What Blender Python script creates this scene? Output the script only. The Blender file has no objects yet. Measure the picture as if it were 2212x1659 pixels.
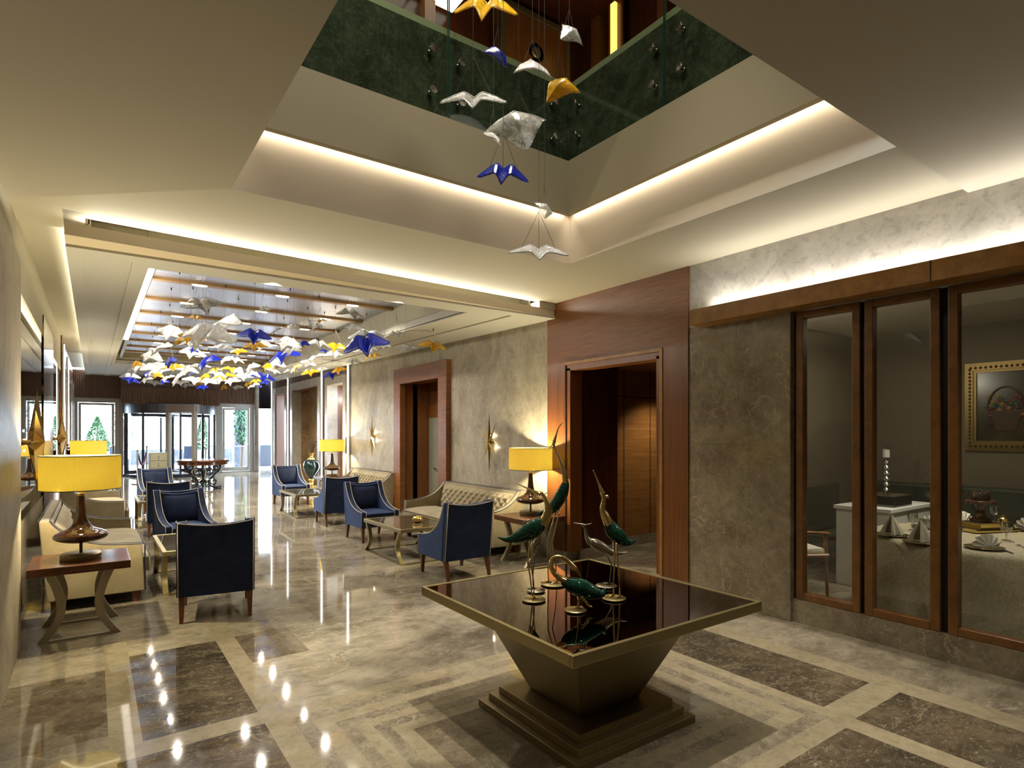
import bpy, bmesh, math, random
from mathutils import Vector, Matrix

# ---------------------------------------------------------------- camera, world, exposure
SC = bpy.context.scene
FPX, YH, EYE, CX = 1270.0, 938.0, 1.65, 1106.0
TH = math.atan((CX - 200.0) / FPX)
cd = bpy.data.cameras.new('camera'); cam = bpy.data.objects.new('camera', cd)
SC.collection.objects.link(cam); SC.camera = cam
cd.sensor_width = 36; cd.lens = 36 * FPX / 2212; cd.shift_y = (YH - 829.5) / 2212
cd.clip_start = .05; cd.clip_end = 200
cam.location = (0, 0, EYE); cam.rotation_euler = (math.pi / 2, 0, -TH)

W = bpy.data.worlds.new('sky'); SC.world = W; W.use_nodes = True
bg = W.node_tree.nodes['Background']; bg.inputs[0].default_value = (.72, .86, 1, 1); bg.inputs[1].default_value = 22.0

VS = SC.view_settings; VS.view_transform = 'Standard'; VS.look = 'None'; VS.gamma = 1; VS.use_curve_mapping = False
VS.exposure = 0.0
CY = SC.cycles
CY.max_bounces = 9; CY.diffuse_bounces = 4; CY.glossy_bounces = 4; CY.transmission_bounces = 7; CY.transparent_max_bounces = 14
CY.caustics_reflective = False; CY.caustics_refractive = False; CY.sample_clamp_indirect = 4.0; CY.blur_glossy = .4
CY.use_denoising = True

WARM = (1, .84, .60); WARM2 = (1, .915, .765); WARM3 = (1, .94, .80); COOL = (.85, .92, 1)
def light(name, kind, loc, power, col=WARM, size=.1, size_y=None, aim=None, rot=None, spot=60, blend=.5, parent=None):
    d = bpy.data.lights.new(name, kind); d.energy = power; d.color = col
    if kind == 'AREA':
        d.size = size
        if size_y: d.shape = 'RECTANGLE'; d.size_y = size_y
    else: d.shadow_soft_size = size
    if kind == 'SPOT': d.spot_size = math.radians(spot); d.spot_blend = blend
    o = bpy.data.objects.new(name, d); SC.collection.objects.link(o); o.location = loc
    if aim: o.rotation_euler = Vector((aim[0]-loc[0], aim[1]-loc[1], aim[2]-loc[2])).to_track_quat('-Z', 'Y').to_euler()
    if rot: o.rotation_euler = rot
    if parent: o.parent = parent
    return o
PI = math.pi
CEIL = 3.38; RXS = .61
def cz(y): return 3.2 + .016 * (y - 6.2)            # hall soffit height
def fz(y): return .0018 * (y - 8) ** 2 if y > 8 else 0.0    # the floor climbs gently to the entrance
# cove strips (lamps the room has): behind the hall fascia, along the left edge of the hall panel, in the atrium, on the window cornice
light('cove_lamp_fascia', 'AREA', (2.35, 6.03, 3.318), 60, WARM3, 4.8, .04, rot=(math.radians(-135), 0, math.radians(3)))
light('cove_lamp_fascia_side', 'AREA', (-.12, 11.6, 3.415), 55, WARM3, .05, 10.8, rot=(math.radians(180+.9), math.radians(25), 0))
light('cove_lamp_atrium_far', 'AREA', (2.36, 4.475, 3.865), 17, WARM2, 3.0, .05, rot=(0, 0, 0))
light('cove_lamp_atrium_right', 'AREA', (3.895, 3.05, 3.865), 17, WARM2, .05, 2.8, rot=(0, 0, 0))
light('cove_lamp_atrium_left', 'AREA', (.825, 3.05, 3.865), 10, WARM2, .05, 2.8, rot=(0, 0, 0))
light('cornice_lamp', 'AREA', (4.93, 1.0, 2.90), 30, (1, .95, .87), .05, 5.2, rot=(math.radians(180), 0, 0))
# lamps high in the atrium, with fill lights added over lobby and rooms
light('atrium_lamp', 'SPOT', (2.45, 2.65, 8.6), 1900, WARM2, .06, spot=40, blend=.6, rot=(0, 0, 0))
light('upper_fill', 'SPOT', (2.0, -.9, 7.0), 340, WARM2, .7, spot=95, blend=.9, aim=(2.4, 4.5, 5.5))  # added spots that brighten the green parapet from across the atrium
light('upper_fill', 'SPOT', (-1.4, 2.9, 7.0), 340, WARM2, .7, spot=95, blend=.9, aim=(3.9, 3.1, 5.3))
light('upper_fill', 'POINT', (5.9, 6.6, 6.6), 55, WARM, .15)  # added point that lifts the dark upper storey
light('atrium_lamp', 'SPOT', (1.3, 3.6, 8.6), 900, WARM2, .06, spot=60, blend=.8, aim=(1.4, 3.9, 0))
light('atrium_fill', 'AREA', (2.3, 2.6, 8.9), 90, WARM2, 2.2, 2.2, rot=(0, 0, 0))  # added overhead panel to light the parapet marble
light('lobby_fill', 'SPOT', (1.6, .4, 3.30), 60, WARM2, .06, spot=125, blend=.8, rot=(0, 0, 0))  # lobby lights added for ambience; the ceiling has no such fittings
light('lobby_fill', 'SPOT', (1.9, 3.9, 3.34), 26, WARM2, .06, spot=120, blend=.8, rot=(0, 0, 0))
light('lobby_fill', 'SPOT', (4.2, .2, 3.30), 105, WARM2, .06, spot=120, blend=.8, rot=(0, 0, 0))
light('lobby_fill', 'SPOT', (1.8, 5.1, 3.34), 34, WARM2, .06, spot=120, blend=.8, rot=(0, 0, 0))
light('lobby_fill', 'SPOT', (3.6, 5.2, 3.34), 90, WARM2, .06, spot=120, blend=.8, rot=(0, 0, 0))
light('dining_fill', 'SPOT', (6.75, 1.9, 2.9), 150, (1, .90, .72), .12, spot=88, blend=.7, rot=(0, 0, 0))  # unseen spot added to brighten the table and sideboard
light('dining_fill', 'AREA', (7.2, 2.4, 2.9), 12, (1, .88, .66), .8, 1.2, rot=(0, 0, 0))  # weak added fill for the rest of the dining room
light('dining_ceiling_fill', 'POINT', (5.7, 3.4, 2.5), 18, (1, .92, .76), .06)  # added point hidden behind the pier, lifts the dining ceiling
light('bird_fill', 'SPOT', (1.5, 6.25, 3.17), 26, WARM2, .03, spot=110, blend=.8, aim=(1.5, 8.0, 2.9))  # added without a fitting, to brighten the nearest hall birds
light('bird_fill', 'SPOT', (2.9, 6.3, 3.17), 26, WARM2, .03, spot=110, blend=.8, aim=(2.9, 8.0, 2.9))
light('corridor_lamp', 'SPOT', (6.9, 5.3, 2.4), 60, WARM, .06, spot=110, blend=.7, aim=(7.0, 5.9, .4))
light('passage_lamp', 'POINT', (5.6, 14.5, 2.6), 14, WARM2, .05)  # added inside the niche doorways to lift the black openings
light('passage_lamp', 'POINT', (5.6, 19.9, 2.6), 14, WARM2, .05)
light('recess_strip_lamp', 'AREA', (RXS, 10.0, 3.46), 60, WARM2, .05, 6.6, rot=(0, math.radians(-100), 0))
light('door_passage_lamp', 'SPOT', (5.35, 9.9, 2.6), 12, WARM2, .04, spot=130, blend=.7, rot=(0, 0, 0))  # added inside the hall doorway to lift its dark interior

# ---------------------------------------------------------------- mesh helpers
class MB:
    def __init__(s): s.v = []; s.f = []; s.m = []
    def add(s, vs, fs, mi=0):
        n = len(s.v); s.v += [tuple(v) for v in vs]
        s.f += [tuple(i + n for i in f) for f in fs]; s.m += [mi] * len(fs); return s
    def box(s, x0, x1, y0, y1, z0, z1, mi=0):
        return s.add([(x0,y0,z0),(x1,y0,z0),(x1,y1,z0),(x0,y1,z0),(x0,y0,z1),(x1,y0,z1),(x1,y1,z1),(x0,y1,z1)],
                     [(3,2,1,0),(4,5,6,7),(0,1,5,4),(1,2,6,5),(2,3,7,6),(3,0,4,7)], mi)
    def hexa(s, b, t, mi=0):      # four bottom and four top corners, counter-clockwise from above
        return s.add(list(b) + list(t), [(3,2,1,0),(4,5,6,7),(0,1,5,4),(1,2,6,5),(2,3,7,6),(3,0,4,7)], mi)
    def prism(s, poly, a0, a1, axis='x', mi=0):  # 2D polygon extruded along an axis
        n = len(poly)
        def p(u, w, a): return (a,u,w) if axis=='x' else (u,a,w) if axis=='y' else (u,w,a)
        vs = [p(u,w,a0) for u,w in poly] + [p(u,w,a1) for u,w in poly]
        fs = [tuple(range(n)), tuple(range(2*n-1, n-1, -1))] + [(i+n, (i+1)%n+n, (i+1)%n, i) for i in range(n)]
        return s.add(vs, fs, mi)
    def lathe(s, prof, seg=32, c=(0,0,0), sx=1, sy=1, mi=0):
        vs = []; fs = []; n = len(prof)
        for r, z in prof:
            for k in range(seg):
                a = 2*PI*k/seg; vs.append((c[0]+r*sx*math.cos(a), c[1]+r*sy*math.sin(a), c[2]+z))
        for i in range(n-1):
            for k in range(seg):
                fs.append((i*seg+k, i*seg+(k+1)%seg, (i+1)*seg+(k+1)%seg, (i+1)*seg+k))
        if prof[0][0] > 1e-6: fs.append(tuple(range(seg-1,-1,-1)))
        if prof[-1][0] > 1e-6: fs.append(tuple((n-1)*seg+k for k in range(seg)))
        return s.add(vs, fs, mi)
    def tube(s, path, rad, seg=8, mi=0, flat=None, cap=True, closed=False):   # rad: number or list; flat=(axis vector, factor) squashes
        path = [Vector(p) for p in path]; n = len(path)
        if not isinstance(rad, (list, tuple)): rad = [rad]*n
        vs = []; fs = []; prev = None
        for i in range(n):
            if closed: t = path[(i+1)%n]-path[i-1]
            else: t = path[min(i+1,n-1)]-path[max(i-1,0)]
            t = t.normalized() if t.length > 1e-9 else Vector((0,0,1))
            if prev is None:
                u = t.orthogonal().normalized() if flat is None else (Vector(flat[0]) - t*Vector(flat[0]).dot(t)).normalized()
            else:
                u = prev - t*prev.dot(t); u = u.normalized() if u.length > 1e-6 else t.orthogonal().normalized()
            if flat is not None:
                q = Vector(flat[0]) - t*Vector(flat[0]).dot(t)
                if q.length > 1e-4: u = q.normalized()
            prev = u; w = t.cross(u)
            for k in range(seg):
                a = 2*PI*k/seg; f = flat[1] if flat else 1
                vs.append(path[i] + (u*math.cos(a)*f + w*math.sin(a))*rad[i])
        m = n if closed else n-1
        for i in range(m):
            j = (i+1) % n
            for k in range(seg): fs.append((i*seg+k, i*seg+(k+1)%seg, j*seg+(k+1)%seg, j*seg+k))
        if cap and not closed: fs += [tuple(range(seg-1,-1,-1)), tuple((n-1)*seg+k for k in range(seg))]
        return s.add(vs, fs, mi)
    def grid(s, fn, nu, nv, mi=0, wrap=False):
        vs = [fn(i/nu, j/nv) for i in range(nu+1) for j in range(nv+1)]
        fs = [(i*(nv+1)+j, (i+1)*(nv+1)+j, (i+1)*(nv+1)+j+1, i*(nv+1)+j+1) for i in range(nu) for j in range(nv)]
        return s.add(vs, fs, mi)
def spline(pts, n=8):            # Catmull-Rom through the points (any dimension)
    pts = [tuple(p) for p in pts]; out = []
    for i in range(len(pts)-1):
        p0, p1, p2, p3 = pts[max(i-1,0)], pts[i], pts[i+1], pts[min(i+2,len(pts)-1)]
        for k in range(n):
            t = k/n
            out.append(tuple(.5*(2*b+(c-a)*t+(2*a-5*b+4*c-d)*t*t+(3*b-a-3*c+d)*t**3) for a,b,c,d in zip(p0,p1,p2,p3)))
    return out + [pts[-1]]
def mk(name, mb, mat, parent=None, smooth=False, bev=0, seg=2, sub=0, fix=True, autos=None):
    me = bpy.data.meshes.new(name); me.from_pydata(mb.v, [], mb.f)
    mats = mat if isinstance(mat, (list, tuple)) else [mat]
    for m in mats: me.materials.append(m)
    if len(mats) > 1: me.polygons.foreach_set('material_index', mb.m)
    if fix:
        b = bmesh.new(); b.from_mesh(me); bmesh.ops.recalc_face_normals(b, faces=b.faces); b.to_mesh(me); b.free()
    if smooth: me.polygons.foreach_set('use_smooth', [True]*len(me.polygons))
    me.update()
    if smooth and autos: me.set_sharp_from_angle(angle=math.radians(autos))
    o = bpy.data.objects.new(name, me); SC.collection.objects.link(o)
    if parent: o.parent = parent
    if bev:
        m = o.modifiers.new('bevel', 'BEVEL'); m.width = bev; m.segments = seg; m.limit_method = 'ANGLE'; m.angle_limit = math.radians(40)
    if sub:
        m = o.modifiers.new('subsurf', 'SUBSURF'); m.levels = sub; m.render_levels = sub
    return o
def tag(o, label, cat, group=None, kind=None):
    o['label'] = label; o['category'] = cat
    if group: o['group'] = group
    if kind: o['kind'] = kind
    return o
def thing(name, label, cat, loc=(0,0,0), rz=0, group=None):
    o = bpy.data.objects.new(name, None); SC.collection.objects.link(o); o.empty_display_size = .1
    o.location = loc; o.rotation_euler = (0, 0, rz); return tag(o, label, cat, group)
def st(name, mb, mat, parent=None, **k):
    o = mk(name, mb, mat, parent, **k)
    if not parent: o['kind'] = 'structure'
    return o
def dup(root, loc, rz=0, label=None, group=None):
    r = root.copy(); SC.collection.objects.link(r); r.location = loc; r.rotation_euler = (0, 0, rz)
    if label: r['label'] = label
    if group: r['group'] = group
    for ch in list(root.children):
        c = ch.copy(); SC.collection.objects.link(c); c.parent = r
        for g in ch.children:
            d = g.copy(); SC.collection.objects.link(d); d.parent = c
    return r
_fx, _fy, _rx, _ry = math.sin(TH), math.cos(TH), math.cos(TH), -math.sin(TH)
def onz(px, py, z):              # floor-plan point seen along a sight line at height z
    s = (z-EYE) / ((YH-py)/FPX); c = (px-CX)/FPX
    return (s*(_fx+c*_rx), s*(_fy+c*_ry), z)
def ond(px, py, d):              # point at distance d along the view axis
    c = (px-CX)/FPX
    return Vector((d*(_fx+c*_rx), d*(_fy+c*_ry), EYE + d*(YH-py)/FPX))

# ---------------------------------------------------------------- materials
def newmat(name):
    m = bpy.data.materials.new(name); m.use_nodes = True
    nt = m.node_tree; return m, nt, nt.nodes['Principled BSDF']
def setp(b, **k):
    mp = dict(col='Base Color', rough='Roughness', metal='Metallic', spec='Specular IOR Level', trans='Transmission Weight', ior='IOR',
              sheen='Sheen Weight', coat='Coat Weight', crough='Coat Roughness', alpha='Alpha', emis='Emission Color', estr='Emission Strength', sub='Subsurface Weight')
    for a, v in k.items():
        if a in ('col','emis') and len(v) == 3: v = (*v, 1)
        b.inputs[mp[a]].default_value = v
def plain(name, col, rough=.5, **k):
    m, nt, b = newmat(name); setp(b, col=col, rough=rough, **k); return m
def N(nt, t, **k):
    n = nt.nodes.new(t)
    for a, v in k.items():
        if a in n.inputs: n.inputs[a].default_value = v
        else: setattr(n, a, v)
    return n
def L(nt, a, b): nt.links.new(a, b)
def mathn(nt, op, a, b=None, clamp=False):
    n = nt.nodes.new('ShaderNodeMath'); n.operation = op; n.use_clamp = clamp
    for i, v in enumerate((a, b)):
        if v is None: continue
        if isinstance(v, (int, float)): n.inputs[i].default_value = v
        else: L(nt, v, n.inputs[i])
    return n.outputs[0]
def mixc(nt, fac, a, b):
    n = nt.nodes.new('ShaderNodeMix'); n.data_type = 'RGBA'
    for sock, v in ((n.inputs[0], fac), (n.inputs[6], a), (n.inputs[7], b)):
        if isinstance(v, (int, float)): sock.default_value = v
        elif isinstance(v, tuple): sock.default_value = (*v, 1) if len(v) == 3 else v
        else: L(nt, v, sock)
    return n.outputs[2]
def coords(nt, scale=(1,1,1), world=True, rot=(0,0,0)):
    src = N(nt, 'ShaderNodeNewGeometry').outputs['Position'] if world else N(nt, 'ShaderNodeTexCoord').outputs['Object']
    mp = N(nt, 'ShaderNodeMapping'); mp.inputs['Scale'].default_value = scale; mp.inputs['Rotation'].default_value = rot
    L(nt, src, mp.inputs[0]); return mp.outputs[0]
def noise(nt, vec, scale, detail=6, rough=.6, dist=0):
    n = N(nt, 'ShaderNodeTexNoise'); n.inputs['Scale'].default_value = scale; n.inputs['Detail'].default_value = detail
    n.inputs['Roughness'].default_value = rough; n.inputs['Distortion'].default_value = dist
    L(nt, vec, n.inputs['Vector']); return n.outputs['Fac']
def remap(nt, v, a, b, c=0., d=1.):
    n = N(nt, 'ShaderNodeMapRange'); L(nt, v, n.inputs[0])
    for i, x in enumerate((a, b, c, d)): n.inputs[i+1].default_value = x
    return n.outputs[0]
def marble(name, dark, base, vein, scale=2.2, rough=.08, vw=.018, va=.7, stretch=(1,1,1), rot=(0,0,0), tiles=None, seam=None, speck=0, spec=.5):
    m, nt, b = newmat(name); v = coords(nt, stretch, rot=rot)
    n1 = noise(nt, v, scale, 9, .62, 1.2)
    c = mixc(nt, remap(nt, n1, .36, .66), dark, base)
    nf = noise(nt, v, scale*7, 6, .7, .6); lo = tuple(x*.45 for x in dark); hi = tuple(.5*x+.5*y for x, y in zip(base, vein))
    c = mixc(nt, remap(nt, nf, .34, .50, .38, 0), c, lo); c = mixc(nt, remap(nt, nf, .54, .70, 0, .45), c, hi)
    n2 = noise(nt, v, scale*1.7, 5, .55, 1.6)
    r = mathn(nt, 'ABSOLUTE', mathn(nt, 'SUBTRACT', n2, .5))
    n4 = noise(nt, v, scale*.9, 4, .5, .5)
    c = mixc(nt, mathn(nt, 'MULTIPLY', remap(nt, r, 0, vw, va, 0), remap(nt, n4, .38, .62)), c, vein)
    n3 = noise(nt, v, scale*4.3, 4, .6, 2.2)
    r3 = mathn(nt, 'ABSOLUTE', mathn(nt, 'SUBTRACT', n3, .5))
    c = mixc(nt, remap(nt, r3, 0, vw*.9, va*.55, 0), c, vein)
    if speck:
        n5 = noise(nt, v, scale*22, 3, .6, .4)
        c = mixc(nt, remap(nt, n5, .60, .70, 0, speck), c, vein)
    if tiles:     # (axis, size, offset) seams
        sep = N(nt, 'ShaderNodeSeparateXYZ'); L(nt, coords(nt), sep.inputs[0])
        for ax, size, off in tiles:
            f = mathn(nt, 'FRACT', mathn(nt, 'MULTIPLY', mathn(nt, 'SUBTRACT', sep.outputs[ax], off), 1/size))
            c = mixc(nt, mathn(nt, 'MULTIPLY', mathn(nt, 'LESS_THAN', f, .006/size), .55), c, seam or vein)
    L(nt, c, b.inputs['Base Color']); setp(b, rough=rough, spec=spec)
    return m
def wood(name, c1, c2, grain=(1,1,14), scale=3, rough=.28, spec=.5, world=True, coat=0):
    m, nt, b = newmat(name); v = coords(nt, grain, world)
    n1 = noise(nt, v, scale, 8, .65, .3); n2 = noise(nt, v, scale*5, 4, .6, .1)
    f = mathn(nt, 'ADD', mathn(nt, 'MULTIPLY', n1, .75), mathn(nt, 'MULTIPLY', n2, .25))
    L(nt, mixc(nt, remap(nt, f, .34, .66), c1, c2), b.inputs['Base Color']); setp(b, rough=rough, spec=spec, coat=coat); return m
def cloth(name, c1, c2, rough=.85, sheen=.4, scale=3, bump=.15, tint=None):
    m, nt, b = newmat(name); v = coords(nt, world=False)
    n1 = noise(nt, v, scale, 5, .6, .5)
    L(nt, mixc(nt, remap(nt, n1, .35, .65), c1, c2), b.inputs['Base Color']); setp(b, rough=rough, sheen=sheen, spec=.2)
    if tint: b.inputs['Sheen Tint'].default_value = (*tint, 1)
    n2 = noise(nt, v, 300, 2); bp = N(nt, 'ShaderNodeBump'); bp.inputs['Strength'].default_value = bump; bp.inputs['Distance'].default_value = .002
    L(nt, n2, bp.inputs['Height']); L(nt, bp.outputs[0], b.inputs['Normal']); return m
def pane(name, tint=(1,1,1), refl=1.0, rough=0.0, base=0.04):     # thin architectural glass
    m = bpy.data.materials.new(name); m.use_nodes = True; nt = m.node_tree; nt.nodes.clear()
    out = N(nt, 'ShaderNodeOutputMaterial'); tr = N(nt, 'ShaderNodeBsdfTransparent'); gl = N(nt, 'ShaderNodeBsdfGlossy')
    tr.inputs[0].default_value = (*tint, 1); gl.inputs['Roughness'].default_value = rough
    lw = N(nt, 'ShaderNodeFresnel'); lw.inputs['IOR'].default_value = 1.5
    front = mathn(nt, 'SUBTRACT', 1, N(nt, 'ShaderNodeNewGeometry').outputs['Backfacing'])
    mx = N(nt, 'ShaderNodeMixShader'); L(nt, mathn(nt, 'MULTIPLY', front, mathn(nt, 'ADD', mathn(nt, 'MULTIPLY', lw.outputs[0], refl), base, True)), mx.inputs[0])
    L(nt, tr.outputs[0], mx.inputs[1]); L(nt, gl.outputs[0], mx.inputs[2]); L(nt, mx.outputs[0], out.inputs[0]); return m
def artglass(name, col, white=.35, rough=.12):                      # hand-made sheet glass, part milky
    m = bpy.data.materials.new(name); m.use_nodes = True; nt = m.node_tree; nt.nodes.clear()
    out = N(nt, 'ShaderNodeOutputMaterial'); v = coords(nt, world=False)
    n1 = noise(nt, v, 5, 5, .6, 1.2)
    bp = N(nt, 'ShaderNodeBump'); bp.inputs['Strength'].default_value = .25; bp.inputs['Distance'].default_value = .02; L(nt, n1, bp.inputs['Height'])
    tr = N(nt, 'ShaderNodeBsdfTransparent'); tr.inputs[0].default_value = (*[.35+.65*c for c in col], 1)
    tl = N(nt, 'ShaderNodeBsdfTranslucent'); tl.inputs[0].default_value = (*col, 1)
    df = N(nt, 'ShaderNodeBsdfDiffuse'); df.inputs[0].default_value = (*col, 1)
    gl = N(nt, 'ShaderNodeBsdfGlossy'); gl.inputs['Roughness'].default_value = rough
    for s in (tl, df, gl): L(nt, bp.outputs[0], s.inputs['Normal'])
    a = N(nt, 'ShaderNodeMixShader'); a.inputs[0].default_value = .5; L(nt, tl.outputs[0], a.inputs[1]); L(nt, df.outputs[0], a.inputs[2])
    b = N(nt, 'ShaderNodeMixShader'); L(nt, remap(nt, n1, .3, .7, max(white-.25, .02), min(white+.3, 1)), b.inputs[0]); L(nt, tr.outputs[0], b.inputs[1]); L(nt, a.outputs[0], b.inputs[2])
    fr = N(nt, 'ShaderNodeLayerWeight'); fr.inputs['Blend'].default_value = .25; L(nt, bp.outputs[0], fr.inputs['Normal'])
    c = N(nt, 'ShaderNodeMixShader'); L(nt, mathn(nt, 'ADD', fr.outputs[0], .05, True), c.inputs[0]); L(nt, b.outputs[0], c.inputs[1]); L(nt, gl.outputs[0], c.inputs[2])
    L(nt, c.outputs[0], out.inputs[0]); return m
def glow(name, col, s): return plain(name, col, .5, emis=col, estr=s)
def fabricshade(name, col):
    m = bpy.data.materials.new(name); m.use_nodes = True; nt = m.node_tree; nt.nodes.clear()
    out = N(nt, 'ShaderNodeOutputMaterial'); v = coords(nt, (60,60,4), False); n1 = noise(nt, v, 6, 4)
    c = mixc(nt, remap(nt, n1, .3, .7), tuple(.88*x for x in col), col)
    tl = N(nt, 'ShaderNodeBsdfTranslucent'); df = N(nt, 'ShaderNodeBsdfDiffuse'); L(nt, c, tl.inputs[0]); L(nt, c, df.inputs[0])
    a = N(nt, 'ShaderNodeMixShader'); a.inputs[0].default_value = .18; L(nt, tl.outputs[0], a.inputs[1]); L(nt, df.outputs[0], a.inputs[2])
    L(nt, a.outputs[0], out.inputs[0]); return m

M = {}
M['plaster'] = plain('cream_plaster', (.47,.435,.335), .75, spec=.25)
M['plaster_near'] = plain('taupe_plaster', (.48,.445,.365), .8, spec=.2)
M['plaster_hall'] = plain('pale_plaster', (.52,.505,.44), .6, spec=.3)
M['panel_white'] = plain('pale_panel', (.70,.67,.60), .5)
M['wall_stone'] = marble('wall_stone', (.24,.205,.15), (.39,.345,.26), (.52,.47,.38), 1.5, .42, .012, .6, (1,1,.7), (.5,0,0), [(1,1.3,6.2),(2,1.19,.36)], (.45,.40,.30), spec=.2)
M['stone'] = marble('brown_stone', (.16,.125,.082), (.27,.225,.155), (.46,.40,.29), 1.5, .14, .014, .8, (1,1,1), (.6,0,0), [(2,1.19,.36)], (.12,.09,.06))
M['upper_stone'] = marble('pale_stone', (.33,.31,.27), (.46,.43,.375), (.24,.22,.18), 1.8, .25, .010, .35)
M['skirt'] = marble('skirting_stone', (.22,.19,.14), (.32,.28,.21), (.45,.40,.31), 2.2, .12)
M['floor'] = marble('floor_marble', (.15,.125,.09), (.36,.315,.235), (.50,.45,.35), 1.15, .05, .012, .65, (.8,1.15,1), (0,0,.4), [(1,1.2,.05),(0,1.2,.8)], (.30,.25,.17), .12)
M['fl_dark'] = marble('floor_dark', (.040,.031,.021), (.13,.10,.066), (.36,.31,.21), 1.6, .045, .012, .6, (.8,1.3,1), (0,0,.5), None, None, .55)
M['fl_beige'] = marble('floor_beige', (.25,.21,.14), (.32,.27,.18), (.42,.37,.27), 2.0, .045, .012, .5)
M['fl_grey'] = marble('floor_grey', (.15,.125,.09), (.27,.23,.165), (.50,.43,.31), 2.6, .045, .014, .6, speck=.4)
M['fl_mid'] = marble('floor_mid', (.10,.078,.052), (.185,.15,.105), (.40,.34,.24), 2.2, .045, .014, .5, speck=.2)
M['green'] = marble('green_marble', (.026,.030,.019), (.070,.075,.048), (.20,.205,.14), 2.4, .10, .010, .30, (1,1,1), (.5,.3,.2), [(0,.75,.1),(1,.75,.2)], (.02,.03,.02), .3)
M['coping'] = plain('olive_coping', (.26,.25,.15), .35)
M['wood_h'] = wood('walnut_cross_grain', (.095,.031,.006), (.225,.083,.018), (1,1.2,22), 2.4, .38)
M['wood_v'] = wood('walnut_upright_grain', (.09,.029,.006), (.20,.070,.016), (14,14,.6), 2.6, .28)
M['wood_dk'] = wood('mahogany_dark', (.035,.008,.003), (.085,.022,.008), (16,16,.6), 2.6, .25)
M['wood_corr'] = wood('teak_panel', (.20,.085,.022), (.36,.17,.05), (1,1,16), 2.2, .35)
M['wood_win'] = wood('window_wood', (.10,.038,.008), (.21,.088,.020), (3,3,3), 3.0, .34)
M['wood_frame'] = wood('honey_wood', (.19,.085,.018), (.35,.17,.038), (3,3,3), 3.0, .34)
M['wood_top'] = wood('walnut_furniture', (.045,.014,.006), (.12,.042,.015), (2,14,14), 2.2, .16, world=False)
M['slat'] = wood('slat_wood', (.07,.035,.020), (.15,.078,.045), (9,9,.5), 2, .45)
M['leg'] = wood('chair_leg_wood', (.075,.026,.010), (.17,.062,.024), (10,10,1), 3, .3, world=False)
M['blue'] = cloth('blue_velvet', (.005,.009,.026), (.013,.021,.055), .78, .5, 5, tint=(.25,.38,.85))
M['suede'] = cloth('beige_suede', (.21,.165,.092), (.285,.235,.14), .85, .35, 4)
M['piping'] = plain('cream_piping', (.62,.55,.42), .7)
M['piping_dk'] = plain('dark_piping', (.05,.05,.06), .6)
M['bronze'] = plain('brushed_bronze', (.33,.27,.13), .36, metal=.85)
M['bronze_dk'] = plain('dark_bronze', (.20,.155,.075), .42, metal=.75)
M['barbrass'] = plain('brown_brass', (.30,.17,.055), .35, metal=.6)
M['taupe'] = plain('taupe_lacquer', (.30,.25,.17), .4, metal=.3)
M['brass'] = plain('polished_brass', (.80,.60,.27), .14, metal=1)
M['gold'] = plain('gold', (.85,.62,.20), .2, metal=1)
M['pewter'] = plain('pewter', (.36,.33,.26), .26, metal=1)
M['malachite'] = marble('malachite', (.001,.012,.007), (.004,.036,.021), (.02,.10,.06), 14, .05, .05, .6)
M['blackglass'] = plain('brown_black_glass', (.20,.155,.115), .012, metal=1)
M['tableglass'] = plain('bronze_table_glass', (.085,.070,.042), .02, spec=.8)
M['chrome'] = plain('chrome', (.75,.75,.75), .08, metal=1)
M['steel'] = plain('brushed_steel', (.42,.42,.42), .3, metal=.9)
M['alum'] = plain('grey_aluminium', (.34,.335,.31), .4, metal=.5)
M['darkalu'] = plain('blue_black_frame', (.020,.026,.045), .25)
M['black'] = plain('black_gloss', (.006,.007,.010), .08)
M['iron'] = plain('wrought_iron', (.018,.013,.011), .4, metal=.6)
M['pane'] = pane('clear_pane')
M['pane_din'] = pane('dining_pane', (.94,.95,.93), 1.0)
M['pane_green'] = pane('balustrade_glass', (.90,.96,.92), 1.1, .0, .03)
M['glass_edge'] = plain('green_glass_edge', (.015,.05,.038), .1)
M['mirror'] = plain('grey_mirror', (.52,.52,.50), .015, metal=1)
M['shade'] = fabricshade('yellow_lampshade', (1.0,.88,.32))
M['shade_in'] = plain('shade_lining', (.85,.70,.35), .8)
M['amber'] = plain('smoked_amber_glass', (.05,.017,.005), .03, trans=.45, ior=1.45)
M['g_clear'] = artglass('clear_bird_glass', (.95,.95,.90), .30)
M['g_white'] = artglass('white_bird_glass', (.97,.97,.96), .66)
M['g_yellow'] = artglass('yellow_bird_glass', (1.0,.60,.03), .68)
M['g_blue'] = artglass('blue_bird_glass', (.012,.035,.55), .75)
M['wire'] = plain('fine_wire', (.10,.10,.09), .4, metal=.5)
M['white'] = plain('white_lacquer', (.78,.78,.76), .3)
M['linen'] = plain('white_linen', (.80,.76,.66), .8)
M['led'] = glow('led_white', (1,.97,.94), 9)
M['led_warm'] = glow('led_warm', (1,.82,.55), 10)
M['led_gold'] = glow('led_gold', (1,.55,.12), 2.4)
M['softbox'] = glow('lit_cove_diffuser', (1,.93,.80), 2.6)
M['green_wall'] = plain('grey_green_leather', (.055,.062,.048), .45)
M['dwall'] = plain('dining_wall', (.21,.185,.135), .75)
M['dark'] = plain('shadow_gap', (.01,.008,.006), .7)
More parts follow.
